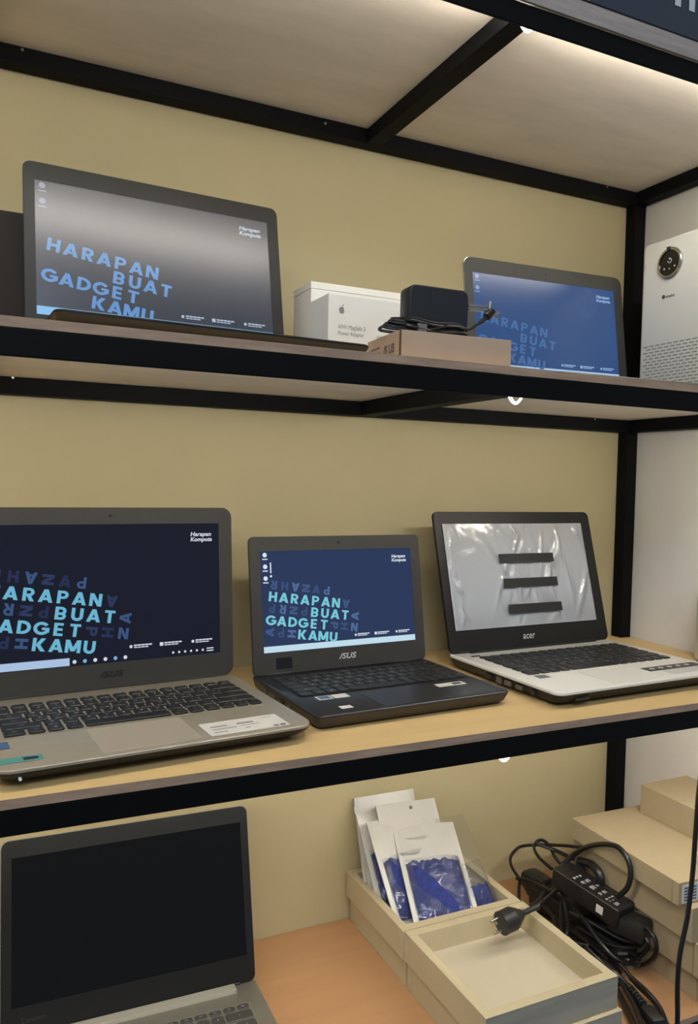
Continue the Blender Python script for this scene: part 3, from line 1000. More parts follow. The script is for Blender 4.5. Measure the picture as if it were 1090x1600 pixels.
# --- blue-screened laptop, upper shelf, right
sp = dict(id='scr_blue', bg=(46, 76, 124), bright=(70, 106, 156), dim=None, white=(150, 182, 222), bar='light', barcol=(168, 196, 226), icons=2, iconcol=(112, 146, 190), rough=0.2, spec=0.35)
t6 = 0.0150
root, deck, base, bez, LM = laptop('blue_screen_laptop', 'laptop with a pale blue screen beside the white air purifier',
    -0.2726, -0.1280, Z2 + 0.0002, -3.5, 0.3237, 0.2220, 8.3, 0.2251, t6, (-0.1460, 0.1445, 0.0330, 0.1962), M['grey_deck'], M['brown_side'], M['bezel_grey'], M['chrome'], sp,
    lidr=0.014, base_r=0.014, deck_t=0.004, taper=0.006)
keyboard(root, -0.139, 0.139, -0.142, -0.034, t6, M['key'], M['grey_deck'], individual=False)
touchpad(deck, -0.05, 0.05, -0.215, -0.155, t6, M['grey_deck'])

# ------------------------------------------------------------------ air purifier (faces left)
pur = empty('air_purifier', (-0.040, -0.255, Z2), 0, 'white air purifier with round dark control dial, at the right of the upper shelf', 'air purifier')
m_ = MB()
px0, px1, py0, py1, ph = -0.060, 0.062, -0.111, 0.111, 0.2835
m_.loft([rrect(px0 + 0.003, px1 - 0.003, py0 + 0.003, py1 - 0.003, 0.012, 0.0), rrect(px0, px1, py0, py1, 0.012, 0.004), rrect(px0, px1, py0, py1, 0.012, ph - 0.007),
         rrect(px0 + 0.002, px1 - 0.002, py0 + 0.002, py1 - 0.002, 0.012, ph - 0.002), rrect(px0 + 0.007, px1 - 0.007, py0 + 0.007, py1 - 0.007, 0.010, ph)])
body = m_.build('body', M['purifier'], pur, True)
PF = Matrix(((0, 0, -1, px0), (-1, 0, 0, 0), (0, 1, 0, 0), (0, 0, 0, 1)))   # face frame: u along -y, v up, w outwards (-x)
pc = onx(1047, 411, -0.1)
cu_, cv_ = -(pc.y + 0.255), pc.z - Z2
m_ = MB()
n = 28
for (ra, rb, za, zb) in ((0.0255, 0.0205, 0.0, 0.0035),):
    rings = []
    for rr, zz in ((0.0262, -0.001), (0.0262, 0.0025), (0.0245, 0.004), (0.0215, 0.004), (0.0212, 0.001)):
        rings.append([(cu_ + rr * math.cos(2 * PI * k / n), cv_ + rr * math.sin(2 * PI * k / n), zz) for k in range(n)])
    m_.loft(rings, cap=False)
m_.xf(PF).build('dial_ring', M['chrome'], pur, True)
m_ = MB(); disc(m_, cu_, cv_, 0.0213, 0.0018, n)
dial = m_.xf(PF).build('dial', M['gloss_black'], pur)
m_ = MB()
ring = []
for k in range(11):
    a = math.radians(120 - 300 * k / 10 + 0)
    ring.append((cu_ + 0.0038 * math.cos(a), cv_ + 0.004 + 0.0038 * math.sin(a), 0.0021))
m_.tube(ring, 0.0005, 5, sub=1)
quad(m_, cu_ - 0.0005, cu_ + 0.0005, cv_ + 0.005, cv_ + 0.009, 0.0022)
disc(m_, cu_ - 0.011, cv_ - 0.008, 0.0016, 0.0022, 8)
disc(m_, cu_, cv_ - 0.0095, 0.0012, 0.0022, 8)
disc(m_, cu_ + 0.011, cv_ - 0.007, 0.0014, 0.0022, 8)
m_.xf(PF).build('dial_icons', M['icon_glow'], dial)
m_ = MB(); m_.add([(cu_ - 0.006, cv_ + 0.0275, 0.0042), (cu_ + 0.004, cv_ + 0.0265, 0.0042), (cu_ + 0.001, cv_ + 0.021, 0.0044), (cu_ - 0.0045, cv_ + 0.022, 0.0044)], [(3, 2, 1, 0)])
m_.xf(PF).build('dial_tab', M['sticker_dark'], pur)
m_ = MB()
lu, lv = cu_ - 0.012, cv_ - 0.0545
disc(m_, lu, lv, 0.0036, 0.0004, 14)
put_text(m_, 'simplus', lu + 0.0046, lv - 0.0002, 0.0045, bold=0.02, anchor='l', z=0.0004)
m_.xf(PF).build('brand_mark', M['dark_print'], pur)
# louvre slots: short staggered dashes in rows
m_ = MB()
vtop = 0.104
for r in range(19):
    v0 = vtop - r * 0.0054
    if v0 < 0.006:
        break
    for c_ in range(15):
        u0 = -0.098 + c_ * 0.0131 + (0.0065 if r % 2 else 0)
        if u0 + 0.0098 > 0.100:
            continue
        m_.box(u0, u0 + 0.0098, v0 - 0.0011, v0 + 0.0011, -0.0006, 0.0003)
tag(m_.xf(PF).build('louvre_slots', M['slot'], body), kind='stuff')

# ------------------------------------------------------------------ white adapter cartons
def carton(name, label, x0, x1, y0, y1, z0, h, m, cat='box', group=None, rz=0.0, seam=True, flap=0.0, label_side=None):
    cx, cy = (x0 + x1) / 2, (y0 + y1) / 2
    e = empty(name, (cx, cy, z0), rz, label, cat, group)
    hx, hy = (x1 - x0) / 2, (y1 - y0) / 2
    m2 = MB(); m2.box(-hx, hx, -hy, hy, 0, h - flap, c=0.0008)
    m2.build('box_body', m, e)
    if flap:
        m2 = MB(); m2.box(-hx - 0.0006, hx + 0.0006, -hy - 0.0006, hy + 0.0006, h - flap + 0.0001, h, c=0.0007)
        m2.build('box_lid', m, e)
    return e, hx, hy


ca, hx, hy = carton('adapter_carton', 'plain white carton, the taller one standing behind the printed adapter carton', -0.7235, -0.555, -0.140, -0.072, Z2 + 0.0001, 0.1440, M['white_box'], flap=0.010)
cb, hx, hy = carton('adapter_carton', 'white 60W MagSafe 2 power adapter carton printed with an apple mark', -0.7390, -0.598, -0.240, -0.170, Z2 + 0.0001, 0.1050, M['white_box'], flap=0.0)
FT = Matrix.Rotation(PI / 2, 4, 'X')
m_ = MB()
put_text(m_, '60W MagSafe 2', -hx + 0.0145, 0.0630, 0.0052, anchor='l', bold=0.0, wfit=0.040)
put_text(m_, 'Power Adapter', -hx + 0.0145, 0.0545, 0.0052, anchor='l', bold=0.0, wfit=0.038)
m_.xf(FT); m_.v = [(x, -hy - 0.0004, z) for x, y, z in m_.v]
m_.build('carton_print', M['grey_print'], cb)
m_ = MB()   # apple mark: two lobes, a bite and a leaf
ap = []
for k in range(26):
    a = 2 * PI * k / 26 + PI / 2
    r = 0.0046 * (1 + 0.06 * math.cos(2 * (a - PI / 2)) - 0.20 * math.exp(-((math.atan2(math.sin(a - PI / 2), math.cos(a - PI / 2))) / 0.28) ** 2) - 0.10 * math.exp(-((math.atan2(math.sin(a + PI / 2), math.cos(a + PI / 2))) / 0.25) ** 2)
                  - 0.30 * math.exp(-((math.atan2(math.sin(a - 0.25), math.cos(a - 0.25))) / 0.35) ** 2))
    ap.append((-hx + 0.019 + r * 0.92 * math.cos(a), 0.0845 + r * math.sin(a), 0))
m_.add(ap, [tuple(range(26))])
m_.add([(-hx + 0.0191, 0.0892, 0), (-hx + 0.0212, 0.0902, 0), (-hx + 0.0214, 0.0924, 0), (-hx + 0.0194, 0.0911, 0)], [(0, 1, 2, 3)])
m_.xf(FT); m_.v = [(x, -hy - 0.0004, z) for x, y, z in m_.v]
m_.build('apple_mark', M['grey_print'], cb)
m_ = MB(); m_.box(-hx + 0.072, -hx + 0.088, -hy - 0.0005, -hy - 0.0001, 0.018, 0.056); m_.build('barcode_label', M['frost'], cb)

# pink kraft carton at the shelf edge
ck, hx, hy = carton('kraft_carton', 'flat pinkish kraft carton under the square black adapter', -0.7130, -0.5640, -0.4010, -0.3030, Z2 + 0.0001, 0.0345, M['kraft_pink'], rz=math.radians(-4))
m_ = MB(); m_.box(-hx - 0.0004, -hx + 0.0014, -hy - 0.0004, -hy + 0.0014, 0.0, 0.0346); m_.build('corner_seam', M['kraft_seam'], ck)
m_ = MB(); put_text(m_, 'US', 0.026, 0.016, 0.010, bold=0.03); put_text(m_, '/S', 0.008, 0.016, 0.010, bold=0.03)
for j in range(3):
    quad(m_, -0.036, -0.008, 0.009 + j * 0.006, 0.0105 + j * 0.006)
m_.xf(Matrix(((0, 0, -1, 0), (-1, 0, 0, 0), (0, 1, 0, 0), (0, 0, 0, 1)))); m_.v = [(-hx - 0.0004, y, z) for x, y, z in m_.v]
m_.build('carton_print', M['dark_print'], ck)

# square black adapter standing on it, with its wound cord and bare plug pins
ad = empty('square_adapter', (-0.641, -0.345, Z2 + 0.0347), math.radians(-2), 'square black adapter with wound cord standing on the pinkish kraft carton', 'adapter')
m_ = MB()
m_.loft([rrect(-0.0400, 0.0400, 0.0008, 0.0635, 0.008, -0.0145), rrect(-0.0415, 0.0415, 0.0, 0.0650, 0.009, -0.012), rrect(-0.0415, 0.0415, 0.0, 0.0650, 0.009, 0.011), rrect(-0.0398, 0.0398, 0.0012, 0.0632, 0.008, 0.0135)])
m_.xf(FT)
m_.build('adapter_body', mat('blue_black_plastic', (30, 33, 40), 0.42, noise=0.1, nscale=80), ad, True)
m_ = MB()
quad(m_, -0.014, 0.006, 0.0255, 0.0262); quad(m_, 0.000, 0.014, 0.0225, 0.0232)
m_.xf(FT); m_.v = [(x, -0.0137, z) for x, y, z in m_.v]
m_.build('moulded_print', M['black_plastic'], ad)
m_ = MB()
for k in range(5):
    o1 = 0.004 * k
    yy = -0.019 - 0.003 * (k % 2)
    zz = 0.003 + 0.0036 * k
    m_.tube([(-0.040 + 0.002 * k, yy, zz), (-0.069 + o1, yy + 0.006, zz + 0.001), (-0.078 + o1, yy + 0.013, zz + 0.004), (-0.066 + o1, yy + 0.016, zz + 0.010 - 0.001 * k), (-0.040, yy - 0.002, zz + 0.004),
             (-0.010, yy - 0.001, zz + 0.001), (0.018, yy, zz + 0.003), (0.034 - o1 * 0.5, yy, zz + 0.004 - 0.001 * k), (0.040 - o1 * 0.6, yy + 0.003, zz - 0.002), (0.030, yy + 0.002, zz - 0.003)], 0.0019, 7)
m_.tube([(-0.030, -0.022, 0.008), (-0.008, -0.024, 0.012), (0.016, -0.021, 0.020), (0.036, -0.021, 0.0155), (0.050, -0.020, 0.023), (0.060, -0.018, 0.030), (0.0685, -0.016, 0.037)], lambda t: 0.0017 + (0.0012 if t > 0.72 else 0), 8)
m_.build('wound_cord', M['rubber'], ad, True)
m_ = MB(); m_.box(-0.036, -0.0235, -0.0265, -0.0150, 0.004, 0.0165, c=0.002); m_.build('cable_tie', mat('grey_tie', (110, 110, 108), 0.5), ad)
m_ = MB(); m_.cyl((0.0655, -0.0165, 0.0345), (0.0745, -0.015, 0.0435), 0.0052, 12); plug_ = m_.build('cord_plug', M['rubber'], ad, True)
for pts in (((0.070, -0.015, 0.041), (0.0715, -0.015, 0.055)), ((0.073, -0.015, 0.040), (0.085, -0.016, 0.0425)), ((0.043, -0.010, 0.0475), (0.070, -0.013, 0.0485)), ((0.043, -0.010, 0.0425), (0.070, -0.013, 0.0435)), ((0.074, -0.016, 0.038), (0.083, -0.018, 0.0355))):
    m_ = MB(); m_.cyl(pts[0], pts[1], 0.0017, 8)
    m_.build('metal_pin', M['chrome'], ad, True)

# dark brown block for an unidentified dark shape, far left behind the black laptop
bxo = empty('upright_block', (-1.20, -0.048, Z2 + 0.0001), 0, 'dark brown upright block against the wall, left of the black laptop', 'box')
m_ = MB(); m_.box(-0.15, 0.15, -0.035, 0.035, 0, 0.196, c=0.006); m_.build('box_body', M['dark_brown'], bxo)

# frosted plastic item at the right edge of the middle shelf
fx = onz(1084, 1031, 0)
fb = empty('frosted_bottle', (fx.x + 0.021, fx.y - 0.024, 0.0002), 0, 'pale frosted plastic container at the right edge of the middle shelf', 'container')
m_ = MB()
n = 24
prof = [(0.026, 0.0), (0.031, 0.004), (0.032, 0.012), (0.031, 0.030), (0.031, 0.110), (0.029, 0.122), (0.016, 0.134), (0.013, 0.138)]
m_.loft([[(r * math.cos(2 * PI * k / n), r * math.sin(2 * PI * k / n), z) for k in range(n)] for r, z in prof])
m_.build('bottle_body', M['frost'], fb, True)
m_ = MB(); m_.loft([[(r * math.cos(2 * PI * k / n), r * math.sin(2 * PI * k / n), z) for k in range(n)] for r, z in ((0.0155, 0.136), (0.0155, 0.152), (0.0145, 0.154))])
m_.build('bottle_cap', M['white_box'], fb, True)

# ------------------------------------------------------------------ wooden trays on the lowest shelf
def tray(label, x0, x1, y0, y1, z0, h=0.0435, wall=0.0135, flo=0.006, rz=0.0, front=None):
    cx, cy = (x0 + x1) / 2, (y0 + y1) / 2
    e = empty('wooden_tray', (cx, cy, z0), rz, label, 'tray', 'wooden trays on the lowest shelf')
    hx, hy = (x1 - x0) / 2, (y1 - y0) / 2
    for (a, b, c, d, m) in ((-hx, -hx + wall, -hy + wall, hy - wall, M['wood_tray']), (hx - wall, hx, -hy + wall, hy - wall, M['wood_tray']), (-hx, hx, hy - wall, hy, M['wood_tray'])):
        m2 = MB(); m2.box(a, b, c, d, 0.0, h, c=0.0008); m2.build('side_board', m, e)
    m2 = MB(); m2.box(-hx, hx, -hy, -hy + wall, 0.0, h)
    m2.m = [0, 0, 1 if front else 0, 0, 0, 0]
    m2.build('front_board', [M['wood_tray'], M['wood_front']], e)
    m2 = MB(); m2.box(-hx + wall, hx - wall, -hy + wall, hy - wall, 0.004, 0.004 + flo); m2.build('tray_floor', M['wood_floor'], e)
    return e


zs4 = Z4 + 0.0001
tray('lower rear wooden tray, beneath the tray of blue pouches', -0.5735, -0.366, -0.203, -0.008, zs4)
tray('lower front wooden tray, jutting out beneath the empty tray', -0.574, -0.360, -0.4200, -0.207, zs4, front=True)
tray('upper rear wooden tray filled with blue pouches', -0.582, -0.366, -0.2045, -0.008, zs4 + 0.0445)
tray('empty upper front wooden tray with the mains plug on its rim', -0.580, -0.363, -0.4130, -0.2065, zs4 + 0.0445, front=True)

# ------------------------------------------------------------------ pouches of blue cloth
def pillow(w, l, thick, nx=10, ny=14, seed=0, x_in=0.0, y0=0.0, y1=1.0, off=0.0, wr=0.0012, ragged=0.0):
    rg = np.random.RandomState(seed)
    a = [(rg.uniform(20, 70), rg.uniform(20, 70), rg.uniform(0, 6)) for _ in range(4)]
    vv_, ff = [], []
    for j in range(ny + 1):
        for i in range(nx + 1):
            u, v = i / nx, j / ny
            x = (u - 0.5) * (w - 2 * x_in)
            top = y1 + (ragged * (rg.rand() - 0.5) if j == ny else 0)
            y = l * (y0 + (top - y0) * v)
            vb = y / l
            bul = thick * (max(0.0, 1 - (2 * u - 1) ** 2) ** 0.6) * (max(0.0, math.sin(PI * min(1, max(0, vb * 0.95 + 0.02)))) ** 0.7)
            wz = sum(math.sin(p * x + q * y + r) for p, q, r in a) * wr / 2
            vv_.append((x, y, off + bul + wz * min(1, 6 * min(u, 1 - u) + 0.1)))
    for j in range(ny):
        for i in range(nx):
            k = j * (nx + 1) + i
            ff.append((k, k + 1, k + nx + 2, k + nx + 1))
    return vv_, ff


PW, PL = 0.106, 0.158


def sheet_solid(mb_, vv_, ff, th):
    n_ = len(vv_)
    mb_.add([*vv_, *[(x, y, z - th) for x, y, z in vv_]], ff + [tuple(reversed([i + n_ for i in f])) for f in ff])


mb_ = MB(); sheet_solid(mb_, *pillow(PW, PL, -0.003, seed=1), 0.0006)
# white side seams and header in front
vv_, ff = pillow(PW, PL, 0.005, seed=2, y0=0.58, y1=1.0, off=0.0012); mb_.add(vv_, ff)
for sx in (-1, 1):
    mb_.box(sx * PW / 2 - 0.004, sx * PW / 2 + 0.004, 0, PL, -0.0006, 0.0016)
mb_.box(-PW / 2, PW / 2, -0.004, 0.002, -0.0006, 0.0012)
me_back = mb_
bag0 = me_back.build('bag_film', M['bag_white'], None, True)
mb_ = MB(); mb_.add(*pillow(PW, PL, 0.0085, 18, 16, seed=3, x_in=0.006, y0=0.02, y1=0.60, off=0.0008, wr=0.0016, ragged=0.05))
cl0 = mb_.build('blue_cloth', M['cloth_blue'], None, True)
mb_ = MB(); mb_.add(*pillow(PW, PL, 0.0100, 14, 14, seed=5, x_in=0.004, y0=0.0, y1=0.62, off=0.0022, wr=0.0022))
fi0 = mb_.build('clear_front', M['film_bag'], None, True)
mb_ = MB()
mb_.cyl((0.006, PL * 0.93, 0.001), (0.006, PL * 0.93, 0.0052), 0.0028, 10)
ho0 = mb_.build('hang_hole', M['sticker_print'], None)
PARTS = (bag0, cl0, fi0, ho0)

POUCH = [  # bottom centre x, y, height above shelf; lean, yaw, roll (degrees); label
    (-0.4890, -0.1820, 0.0700, 49, -2, -6, 'blue cloth pouch frontmost in the tray, its whole blue face showing'),
    (-0.5060, -0.1500, 0.0660, 40, -2, 3, 'blue cloth pouch directly behind the frontmost one, a blue strip showing at its left'),
    (-0.4930, -0.1300, 0.0760, 36, 0, -2, 'tall white-topped pouch with a punched hole, behind the two front pouches'),
    (-0.5120, -0.1080, 0.0600, 33, -2, 3, 'white-edged pouch third from the back of the tray, only its left seam showing'),
    (-0.5130, -0.0860, 0.0600, 28, -2, 2, 'white-edged pouch second from the back of the tray, only its left seam showing'),
    (-0.5150, -0.0640, 0.0640, 20, -3, 1, 'rearmost blue pouch against the wall, top corner at far left'),
]
first = True
for (bx_, by_, bz_, lean, yw, rl, lab) in POUCH:
    e = empty('cloth_pouch', (bx_, by_, Z4 + bz_), 0, lab, 'pouch', 'blue cloth pouches in the tray')
    e.rotation_euler = Matrix.Rotation(math.radians(yw), 3, 'Z').to_4x4().to_3x3().__matmul__(Matrix.Rotation(math.radians(90 - lean), 3, 'X')).__matmul__(Matrix.Rotation(math.radians(rl), 3, 'Z')).to_euler()
    for p in PARTS:
        if p is ho0 and not lab.startswith('tall'):
            continue
        q = p if first else p.copy()
        if not first:
            COL.objects.link(q)
        if first and p is ho0:
            continue
        q.parent = e
    first = False
if ho0.parent is None:
    bpy.data.objects.remove(ho0)

# clear empty bag and a small half-filled bag at the tray's right
e = empty('clear_bag', (-0.402, -0.155, Z4 + 0.062), 0, 'empty clear plastic bag leaning at the right of the pouches', 'bag')
e.rotation_euler = (Matrix.Rotation(math.radians(14), 3, 'Z') @ Matrix.Rotation(math.radians(48), 3, 'X') @ Matrix.Rotation(math.radians(-6), 3, 'Z')).to_euler()
mb_ = MB(); mb_.add(*pillow(0.072, 0.150, 0.004, 12, 16, seed=8, wr=0.002))
mb_.build('bag_film', M['film_clear'], e, True)
e = empty('small_bag', (-0.408, -0.172, Z4 + 0.066), 0, 'small crumpled clear bag with blue cloth, right of the frontmost pouch', 'bag')
e.rotation_euler = (Matrix.Rotation(math.radians(10), 3, 'Z') @ Matrix.Rotation(math.radians(50), 3, 'X')).to_euler()
mb_ = MB(); mb_.add(*pillow(0.052, 0.075, 0.010, 12, 10, seed=9, wr=0.004, off=0.002)); mb_.build('bag_film', M['film_bag'], e, True)
mb_ = MB(); mb_.add(*pillow(0.046, 0.075, 0.005, 12, 8, seed=10, y0=0.02, y1=0.5, wr=0.002, ragged=0.1)); mb_.build('blue_cloth', M['cloth_blue'], e, True)

# ------------------------------------------------------------------ stacked cartons on the lowest shelf, right
zz = zs4
STK = (('kraft carton at the bottom of the stack on the lowest shelf', -0.196, 0.010, -0.414, -0.150, 0.040, 0),
       ('kraft carton second from the bottom of the stack, with a white end label', -0.206, 0.008, -0.410, -0.152, 0.0500, 1),
       ('kraft carton third from the bottom, right under the large flat one', -0.212, 0.006, -0.402, -0.150, 0.0520, 0),
       ('large flat kraft carton with a blue-printed end label, second from the top', -0.2230, 0.004, -0.3920, -0.1530, 0.0345, 2))
for lab, x0, x1, y0, y1, h, lb in STK:
    e, hx, hy = carton('stacked_carton', lab, x0, x1, y0, y1, zz, h, M['kraft'], group='kraft cartons stacked on the lowest shelf', rz=math.radians(-1.6 if lb == 2 else (1 if lb else 0)), flap=0.0)
    if lb:
        m_ = MB(); m_.box(-hx + 0.006, -hx + 0.060, -hy - 0.0008, -hy - 0.0001, 0.003, h - 0.004); lo_ = m_.build('end_label', M['sticker_white'], e)
        m_ = MB()
        for j in range(5):
            m_.box(-hx + 0.010, -hx + 0.034, -hy - 0.0011, -hy - 0.0009, 0.006 + j * 0.0045, 0.0085 + j * 0.0045)
        m_.build('label_print', M['sticker_blue'], e)
    m_ = MB(); m_.box(-hx - 0.0003, -hx + 0.001, -hy + 0.012, -hy + 0.0125, 0.001, h - 0.001); m_.build('end_flap_seam', M['kraft_seam'], e)
    zz += h + 0.0002
carton('stacked_carton', 'topmost kraft carton of the stack, touching the white wall', -0.0880, 0.0240, -0.3700, -0.1780, zz, 0.0500, M['kraft'], group='kraft cartons stacked on the lowest shelf')

# ------------------------------------------------------------------ laptop charger brick on a heap of cords
def P(px, py, h):
    return onz(px, py, Z4 + h)


ch = empty('laptop_charger', P(905, 1440, 0.0), 0, 'long black charger brick with a white label, lying on the heap of cords', 'charger')
chl = ch.location.copy()
a0, a1 = P(862, 1356, 0.112), P(966, 1424, 0.098)
ax = (a1 - a0); Lb = ax.length; ax.normalize()
side = (P(885, 1343, 0.112) - a0); side = (side - ax * side.dot(ax)).normalized()
nrm = ax.cross(side)
if nrm.z < 0:
    nrm = -nrm
wB, hB = 0.046, 0.030
BMX = Matrix(((ax.x, side.x, nrm.x, a0.x - chl.x), (ax.y, side.y, nrm.y, a0.y - chl.y), (ax.z, side.z, nrm.z, a0.z - chl.z), (0, 0, 0, 1)))
m_ = MB(); m_.loft([rrect(0.002, Lb - 0.002, 0.001, wB - 0.001, 0.005, -hB), rrect(0, Lb, 0, wB, 0.005, -hB + 0.003), rrect(0, Lb, 0, wB, 0.005, -0.0015), rrect(0.0015, Lb - 0.0015, 0.0015, wB - 0.0015, 0.004, 0)])
m_.xf(BMX).build('brick_body', M['black_plastic'], ch, True)
m_ = MB(); m_.tube([(0.004, 0.0004, -0.0006), (Lb - 0.004, 0.0004, -0.0006)], 0.0007, 6, sub=1); m_.xf(BMX).build('edge_seam', M['port'], ch)
m_ = MB()
rg = random.Random(3)
for (u0, u1, v0, v1) in ((0.036, 0.041, 0.008, 0.030), (0.050, 0.058, 0.010, 0.018), (0.050, 0.058, 0.021, 0.030), (0.066, 0.076, 0.012, 0.022), (0.068, 0.074, 0.025, 0.031), (0.084, 0.092, 0.010, 0.016), (0.084, 0.092, 0.020, 0.028),
                         (0.100, 0.104, 0.008, 0.030), (0.107, 0.109, 0.008, 0.030), (0.114, 0.122, 0.010, 0.020)):
    for j in range(3):
        w = (v1 - v0) / 3
        quad(m_, u0, u1 - rg.random() * 0.002, v0 + j * w, v0 + j * w + w * 0.6, 0.0003)
m_.xf(BMX).build('rating_print', M['legend'], ch)
m_ = MB(); m_.add([(Lb * 0.70, -0.0004, -0.010), (Lb * 0.70 + 0.013, -0.0004, -0.010), (Lb * 0.70 + 0.013, -0.0004, -0.023), (Lb * 0.70, -0.0004, -0.023)], [(3, 2, 1, 0)])
m_.xf(BMX).build('square_label', M['sticker_white'], ch)


def P2(px, py, h, lim=-0.229):
    p = P(px, py, h)
    if p.x > lim and p.y > -0.40:
        p = onx(px, py, lim)
    p.z = max(p.z, Z4 + 0.004)
    return p


def rel(o, pts):
    return [tuple(p - o) for p in pts]


m_ = MB()
# cord leaving the brick's far end and looping over it
m_.tube(rel(chl, [P(880, 1350, 0.105), P2(897, 1335, 0.125), P2(915, 1324, 0.132, -0.232), P2(940, 1319, 0.14, -0.232), P2(964, 1323, 0.14, -0.232), P2(980, 1342, 0.14, -0.232), P2(985, 1366, 0.13, -0.234), P2(979, 1388, 0.11, -0.236), P2(964, 1401, 0.096, -0.24)]), 0.0042, 9)
m_.tube(rel(chl, [P(862, 1358, 0.10), P2(842, 1340, 0.105), P2(834, 1325, 0.11), P2(838, 1315, 0.115), P2(848, 1313, 0.115), P2(858, 1322, 0.11), P2(866, 1338, 0.10), P2(876, 1350, 0.09)]), 0.0028, 8)
m_.tube(rel(chl, [P2(812, 1374, 0.05), P2(800, 1356, 0.06), P2(797, 1342, 0.065), P2(803, 1330, 0.07), P2(816, 1322, 0.075), P2(845, 1320, 0.08), P2(880, 1321, 0.08), P2(910, 1324, 0.07)]), 0.0028, 8)
m_.tube(rel(chl, [P2(838, 1318, 0.115), P2(870, 1330, 0.11), P2(895, 1342, 0.10)]), 0.0034, 8)
m_.build('looped_cord', M['rubber'], ch, True)

hp = empty('cord_heap', P(900, 1460, 0.0), 0, 'tangled heap of black power cords between the trays and the stacked cartons', 'cords')
hl = hp.location.copy()
CORDS = [
    [(807, 1372, .050), (830, 1378, .055), (858, 1392, .060), (885, 1410, .062), (910, 1435, .058), (935, 1470, .045), (965, 1500, .030), (1000, 1508, .018), (1022, 1495, .016), (1024, 1470, .030), (1012, 1452, .045), (995, 1438, .052)],
    [(872, 1380, .075), (880, 1405, .070), (884, 1430, .055), (886, 1455, .050), (880, 1462, .046), (876, 1445, .050), (877, 1410, .062)],
    [(890, 1425, .060), (930, 1445, .055), (965, 1465, .050), (990, 1472, .045)],
    [(915, 1480, .040), (935, 1500, .032), (960, 1520, .020), (985, 1545, .012), (1005, 1575, .008), (1030, 1615, .006)],
    [(950, 1490, .030), (975, 1515, .022), (995, 1540, .014), (1020, 1565, .010), (1042, 1600, .008)],
    [(812, 1375, .045), (810, 1395, .035), (812, 1420, .030), (820, 1440, .020)],
    [(850, 1395, .055), (840, 1408, .060), (825, 1418, .075)],
    [(835, 1390, .030), (870, 1425, .022), (905, 1460, .018), (945, 1495, .014), (970, 1520, .010)],
    [(845, 1380, .040), (890, 1425, .035), (930, 1465, .028), (980, 1490, .020), (1005, 1490, .012)],
    [(825, 1395, .012), (860, 1430, .010), (900, 1470, .010), (940, 1505, .008), (965, 1540, .006)],
    [(905, 1450, .040), (950, 1475, .034), (990, 1480, .028), (1005, 1470, .024), (990, 1455, .030), (950, 1450, .04), (915, 1440, .045)],
    [(860, 1375, .030), (840, 1370, .028), (822, 1376, .024), (822, 1390, .022), (850, 1412, .022), (890, 1445, .02)],
    [(830, 1400, .006), (850, 1440, .006), (885, 1475, .006), (930, 1510, .006), (960, 1550, .006)],
    [(820, 1385, .020), (850, 1418, .030), (880, 1445, .034), (915, 1470, .030), (950, 1500, .022)],
    [(835, 1372, .056), (870, 1400, .048), (900, 1432, .044), (935, 1460, .040), (975, 1482, .030), (1000, 1500, .014)],
    [(880, 1440, .020), (915, 1462, .026), (945, 1488, .024), (985, 1500, .016), (1012, 1480, .020), (1000, 1458, .034), (970, 1445, .044)],
    [(870, 1462, .020), (895, 1480, .018), (925, 1500, .014), (950, 1525, .010)],
    [(845, 1405, .044), (862, 1430, .040), (872, 1458, .032), (890, 1470, .026), (920, 1478, .028)],
]
for k, c_ in enumerate(CORDS):
    m_ = MB(); m_.tube(rel(hl, [P2(*q) for q in c_]), 0.0030 if k % 3 else 0.0036, 8, sub=6)
    m_.build('cord', M['rubber'], hp, True)
# bulky black connectors and coils under the brick
def block(px, py, h, ang, L_, w_, t_, nm, par, o, m=None, tilt=0.0):
    c_ = P2(px, py, h) - o
    mx = Matrix.Translation(c_) @ Matrix.Rotation(math.radians(ang), 4, 'Z') @ Matrix.Rotation(math.radians(tilt), 4, 'Y')
    b2 = MB(); b2.box(-L_ / 2, L_ / 2, -w_ / 2, w_ / 2, -t_ / 2, t_ / 2, c=min(w_, t_) * 0.28)
    return b2.xf(mx).build(nm, m or M['black_plastic'], par, True)


block(838, 1378, 0.040, -85, 0.050, 0.036, 0.030, 'inline_connector', hp, hl)
block(985, 1445, 0.030, -70, 0.060, 0.040, 0.030, 'inline_connector', hp, hl)
block(880, 1418, 0.026, -80, 0.120, 0.050, 0.040, 'cord_bundle', hp, hl)
block(945, 1470, 0.018, -75, 0.090, 0.050, 0.032, 'cord_bundle', hp, hl)
m_ = MB(); m_.tube(rel(hl, [P2(905, 1345, .06), P2(925, 1352, .06), P2(938, 1372, .06), P2(934, 1388, .06), P2(912, 1375, .06), P2(905, 1345, .06)]), 0.007, 8, sub=4); m_.build('cord_coil', M['rubber'], hp, True)
block(1005, 1452, 0.052, -60, 0.010, 0.009, 0.009, 'cord_clip', hp, hl, M['rubber'])
block(998, 1462, 0.046, -60, 0.014, 0.004, 0.004, 'metal_clip', hp, hl, M['port'])
block(983, 1512, 0.022, -20, 0.010, 0.004, 0.004, 'metal_clip', hp, hl, M['port'])
block(972, 1490, 0.036, -20, 0.016, 0.004, 0.003, 'metal_clip', hp, hl, M['port'])

